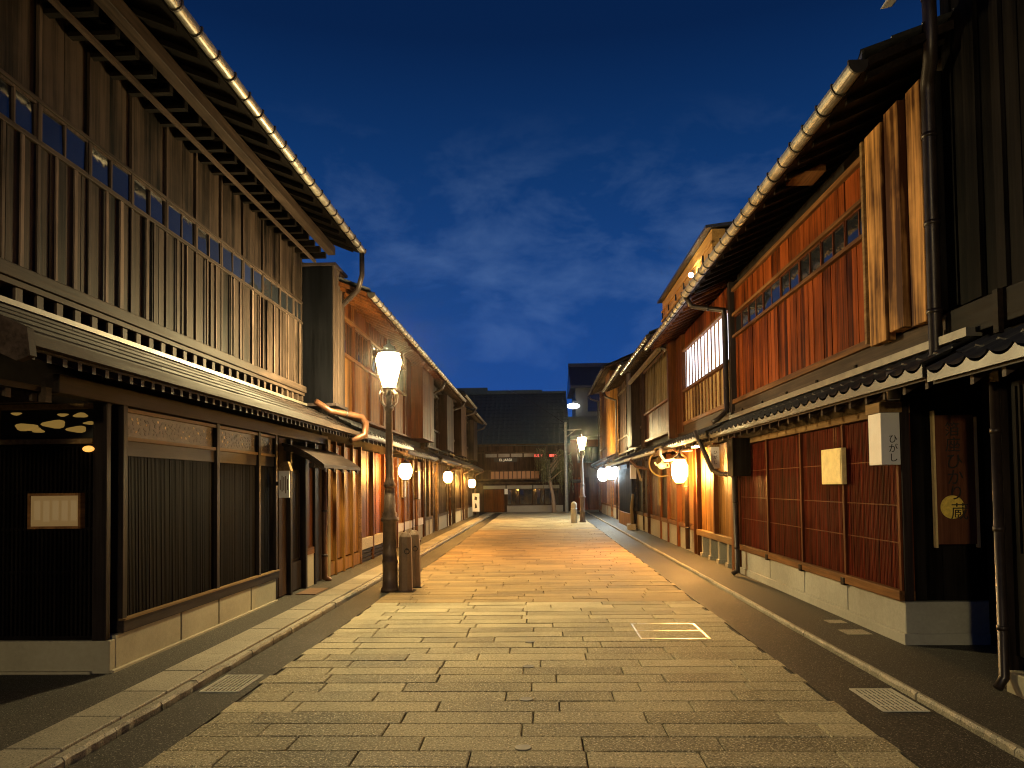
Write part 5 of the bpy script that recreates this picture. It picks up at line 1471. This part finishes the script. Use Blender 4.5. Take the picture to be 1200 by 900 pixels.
# menu window and oval lamp on the left entrance
t = Thing('menu_box', 'framed menu case glowing dimly on the black lattice at the left edge', 'menu', (-3.9, 5.9, 1.35))
mb = MB(); mb.wbox(FW, -4.10, -3.705, 0.012, 0.05, 1.225, 1.47); bx = t.part('case', mb, 'menu_lit')
mb = MB()
for q in ((-4.12, -4.10, 1.205, 1.49), (-3.705, -3.685, 1.205, 1.49), (-4.10, -3.705, 1.205, 1.2245), (-4.10, -3.705, 1.4705, 1.49)): mb.wbox(FW, q[0], q[1], 0.0, 0.062, q[2], q[3])
t.part('frame', mb, 'red_rails')
mb = MB()
for i in range(5): mb.wbox(FW, -4.07 + 0.075 * i, -4.07 + 0.075 * i + 0.05, 0.0505, 0.053, 1.26 + U(0, .03), 1.43)
t.each('menu_sheet', mb, 'menu_sheet', bx)
t = Thing('oval_lamp', 'small orange oval lamp beneath the cloud transom on the left', 'lamp', (-3.66, 5.93, 1.86))
mb = MB(); mb.ball(-3.645, 5.925, 1.845, 0.05, 0.02, 0.026, 16, 10); t.part('lamp_glass', mb, 'orange_lamp')
mb = MB(); mb.tube([(-3.645, 5.975, 1.845), (-3.645, 5.945, 1.845)], 0.03, 12); t.part('mount', mb, 'black_iron')
# small roofed notice by the door bay
t = Thing('notice_board', 'white paper notice under a little wooden roof by the left doorway', 'notice', (-3.35, 9.75, 1.6))
mb = MB(); mb.box(-3.42, -3.28, 9.70, 9.73, 1.39, 1.74); bd = t.part('board', mb, 'white_board')
mb = MB(); mb.hexa([(-3.43, 9.67, 1.741), (-3.25, 9.67, 1.741), (-3.25, 9.76, 1.741), (-3.43, 9.76, 1.741), (-3.37, 9.67, 1.86), (-3.29, 9.67, 1.86), (-3.29, 9.76, 1.86), (-3.37, 9.76, 1.86)]); t.part('cap', mb, 'tan_rails')
mb = MB(); mb.box(-3.47, -3.42, 9.705, 9.725, 1.55, 1.60); t.part('bracket', mb, 'dark_frame')
mb = MB()
for i in range(5): mb.box(-3.405 + 0.024 * i, -3.393 + 0.024 * i, 9.697, 9.6995, 1.50 - U(0, .06), 1.62 + U(0, .06))
t.each('mark', mb, 'copper_pipe', bd)
# teapot sign and other hung signs on the right
t = Thing('teapot_sign', 'hanging crescent sign with a glowing yellow teapot beside the large lantern', 'sign', (3.0, 18.6, 1.95))
mb = MB()
arc = [(2.985 + 0.32 * math.cos(a), 18.5, 2.02 + 0.32 * math.sin(a)) for a in [math.pi * (0.62 + 1.02 * i / 18) for i in range(19)]]
mb.tube(arc, 0.022, 8); t.part('crescent', mb, 'pale_slats')
mb = MB(); mb.ball(2.98, 18.5, 1.96, 0.11, 0.06, 0.085, 16, 10); tp = t.part('teapot', mb, 'teapot_lit')
mb = MB(); mb.tube([(2.90, 18.5, 1.95), (2.83, 18.5, 1.99), (2.80, 18.5, 2.05)], 0.018, 8); mb.ball(2.98, 18.5, 2.06, 0.025)
mb.tube([(3.06, 18.5, 2.01), (3.14, 18.5, 2.02), (3.15, 18.5, 1.93), (3.07, 18.5, 1.91)], 0.012, 8); t.part('spout_and_handle', mb, 'teapot_lit', tp)
mb = MB(); mb.tube([(2.83, 18.5, 2.30), (2.95, 18.5, 2.33), (3.3, 18.5, 2.33)], 0.014, 8); t.part('arm', mb, 'black_iron')
single('hanging_board', MB().box(3.10, 3.16, 19.9, 20.16, 0.95, 2.22), 'pale_slats', 'long pale vertical board hung by the doorway left of the teapot sign', 'sign', bev=0.004)
mbb = MB(); mbb.hexa([(2.98, 22.5, 1.62), (3.03, 22.5, 1.60), (3.03, 22.7, 1.60), (2.98, 22.7, 1.62), (2.86, 22.5, 2.06), (2.91, 22.5, 2.05), (2.91, 22.7, 2.05), (2.86, 22.7, 2.06)])
single('hanging_board', mbb, 'pale_slats', 'tilted pale strip hung under the eave on the right', 'sign')
t = Thing('sign_lantern', 'plain white box sign hung before the dark timber house on the right', 'sign', (3.05, 25, 2))
mb = MB(); mb.box(2.95, 3.12, 24.6, 24.85, 1.70, 2.16); t.part('box', mb, 'white_board', bev=0.004)
mb = MB(); mb.box(2.94, 3.13, 24.59, 24.86, 2.161, 2.20); t.part('cap', mb, 'dark_frame')
# white standing sign at the far end of the left row
t = Thing('standing_sign', 'white standing sign with dark marks at the end of the left row', 'sign', (-3.2, 36.5, 0))
mb = MB(); mb.box(-3.32, -2.98, 36.4, 36.5, 0.30, 1.18); bd = t.part('board', mb, 'white_board', bev=0.006)
mb = MB(); mb.box(-3.28, -3.24, 36.42, 36.48, 0.03, 0.299); mb.box(-3.06, -3.02, 36.42, 36.48, 0.03, 0.299); t.each('leg', mb, 'black_iron')
mb = MB(); mb.hexa([(-3.22, 36.394, .88), (-3.10, 36.394, .84), (-3.10, 36.3995, .84), (-3.22, 36.3995, .88), (-3.20, 36.394, 1.05), (-3.08, 36.394, 1.0), (-3.08, 36.3995, 1.0), (-3.20, 36.3995, 1.05)])
mb.hexa([(-3.21, 36.394, .45), (-3.08, 36.394, .48), (-3.08, 36.3995, .48), (-3.21, 36.3995, .45), (-3.19, 36.394, .68), (-3.13, 36.394, .72), (-3.13, 36.3995, .72), (-3.19, 36.3995, .68)]); t.each('mark', mb, 'ink', bd)
# clutter by the dark timber house on the right
t = Thing('lattice_screen', 'dark bamboo screen on a wooden base before the dark timber house on the right', 'screen', (3.05, 27.5, 0))
mb = MB(); lattice(mb, Fr('R', 3.15), 26.0, 30.0, 0.5, 2.1, 0.09, 0.045, -0.03, 0.02, (0.8, 1.2, 1.6)); mb.wbox(Fr('R', 3.15), 26.0, 30.0, -0.05, -0.031, 0.5, 2.1); t.part('slats', mb, 'charred_boards')
mb = MB(); mb.wbox(Fr('R', 3.15), 26.0, 30.0, -0.05, 0.06, 0.0, 0.49); t.part('base', mb, 'orange_boards')
t = Thing('planter', 'low pale stone block on the pavement beside the dark screen', 'block', (3.0, 25.2, 0))
mb = MB(); mb.box(2.88, 3.14, 25.0, 25.5, 0.0, 0.2); t.part('block', mb, 'kerb_stone', bev=0.02)
mb = MB(); mb.tube([(3.05, 25.2, 0.2), (3.02, 25.2, 0.7), (3.08, 25.25, 1.2)], 0.05, 8, radii=[0.06, 0.055, 0.04]); t.part('post', mb, 'pale_slats')

# drain grates, covers and studs let into the road
def grate(label, x0, x1, y0, y1, along='x'):
    t = Thing('drain_grate', label, 'drain grate', ((x0 + x1) / 2, (y0 + y1) / 2, 0), 'steel drain grates in the asphalt strips')
    mb = MB()
    for q in ((x0, x1, y0, y0 + 0.012), (x0, x1, y1 - 0.012, y1), (x0, x0 + 0.012, y0 + 0.0125, y1 - 0.0125), (x1 - 0.012, x1, y0 + 0.0125, y1 - 0.0125)): mb.box(q[0], q[1], q[2], q[3], -0.003, 0.004)
    t.part('frame', mb, 'grate_steel')
    mb = MB(); n = 9
    for i in range(n):
        c = x0 + 0.024 + (x1 - x0 - 0.048) * i / (n - 1)
        mb.box(c - 0.0055, c + 0.0055, y0 + 0.013, y1 - 0.013, -0.003, 0.0045)
    for f in (0.25, 0.5, 0.75): c = y0 + (y1 - y0) * f; mb.box(x0 + 0.013, x1 - 0.013, c - 0.004, c + 0.004, -0.0031, 0.001)
    t.part('bars', mb, 'grate_steel')
    mb = MB(); mb.box(x0 + 0.001, x1 - 0.001, y0 + 0.001, y1 - 0.001, -0.0038, -0.0034); t.part('pit_shade', mb, 'ink')  # flat black sheet below the bars, shade of the drain put in as colour
    return t
grate('steel drain grate in the asphalt on the left, near the black lattice house', -2.56, -2.26, 5.55, 6.05)
grate('steel drain grate in the asphalt on the right, before the charred house', 2.22, 2.52, 5.05, 5.60)
t = Thing('manhole_cover', 'rectangular stone-filled access cover with bright steel edging in the paving', 'manhole cover', (1.29, 7.8, 0))
mb = MB()
for q in ((0.95, 1.63, 7.38, 7.40), (0.95, 1.63, 8.18, 8.20), (0.95, 0.97, 7.4005, 8.1795), (1.605, 1.63, 7.4005, 8.1795), (0.9705, 1.6045, 7.80, 7.815)): mb.box(q[0], q[1], q[2], q[3], -0.004, 0.006)
t.part('edging', mb, 'steel')
mb = MB(); mb.box(0.9705, 1.6045, 7.4005, 7.7995, -0.004, 0.0035); mb.box(0.9705, 1.6045, 7.8155, 8.1795, -0.004, 0.0035); t.part('infill', mb, 'granite_pavers')
sd = MB(); sd.lathe([(0.05, -0.002), (0.05, 0.004), (0.044, 0.006)], -0.12, 4.36, 20)
s0 = single('paving_stud', sd, 'stud_steel', 'small round steel stud in the paving, nearest to the viewer', 'stud', (-0.12, 4.36, 0), 'round studs along the middle of the paving')
for i, (yy, lab) in enumerate(((5.34, 'small round steel stud in the paving, second from the viewer'), (6.3, 'small round steel stud in the paving, third from the viewer'), (7.29, 'small round steel stud in the paving, farthest from the viewer'))):
    c = s0.copy(); C.objects.link(c); c.location = (-0.12, yy, 0); c['label'] = lab
single('access_cover', MB().box(3.04, 3.22, 8.1, 8.3, 0.0, 0.017), 'kerb_stone', 'small pale square cover in the right pavement, the farther one', 'cover', (3.13, 8.2, 0), 'pale covers in the right pavement')
single('access_cover', MB().box(2.98, 3.22, 7.5, 7.75, 0.0, 0.017), 'kerb_stone', 'larger pale square cover in the right pavement, the nearer one', 'cover', (3.1, 7.63, 0), 'pale covers in the right pavement')
single('door_mat', MB().box(-3.40, -3.12, 10.3, 10.95, 0.038, 0.05), 'mat_rust', 'brown door mat on the pavement at the left doorway', 'mat', (-3.25, 10.6, 0.04))
single('cable', MB().tube([(1.46, 41.5, 4.9), (-0.5, 44, 5.6 + 0.9), (-2, 48, 7.7)], 0.012, 5), 'black_iron', 'thin overhead cable from the utility pole to the dark roof', 'cable')
# ------------------------------------------------------------------ thin volume added to give the lamps a lens-like halo
hz = MB(); hz.box(-60, 60, -25, 95, -2.0, 16.0)
hm = bpy.data.materials.new('lamp_halo_volume'); hm.use_nodes = True
ht = hm.node_tree; ht.nodes.clear()
ho = ht.nodes.new('ShaderNodeOutputMaterial'); hv = ht.nodes.new('ShaderNodeVolumePrincipled')
hv.inputs['Color'].default_value = (0.9, 0.9, 0.9, 1)
hv.inputs['Density'].default_value = 0.00042
hv.inputs['Anisotropy'].default_value = 0.985
ht.links.new(hv.outputs[0], ho.inputs['Volume'])
MATS['lamp_halo_volume'] = hm
struct('lamp_halo_volume', hz, 'lamp_halo_volume', 'stuff')
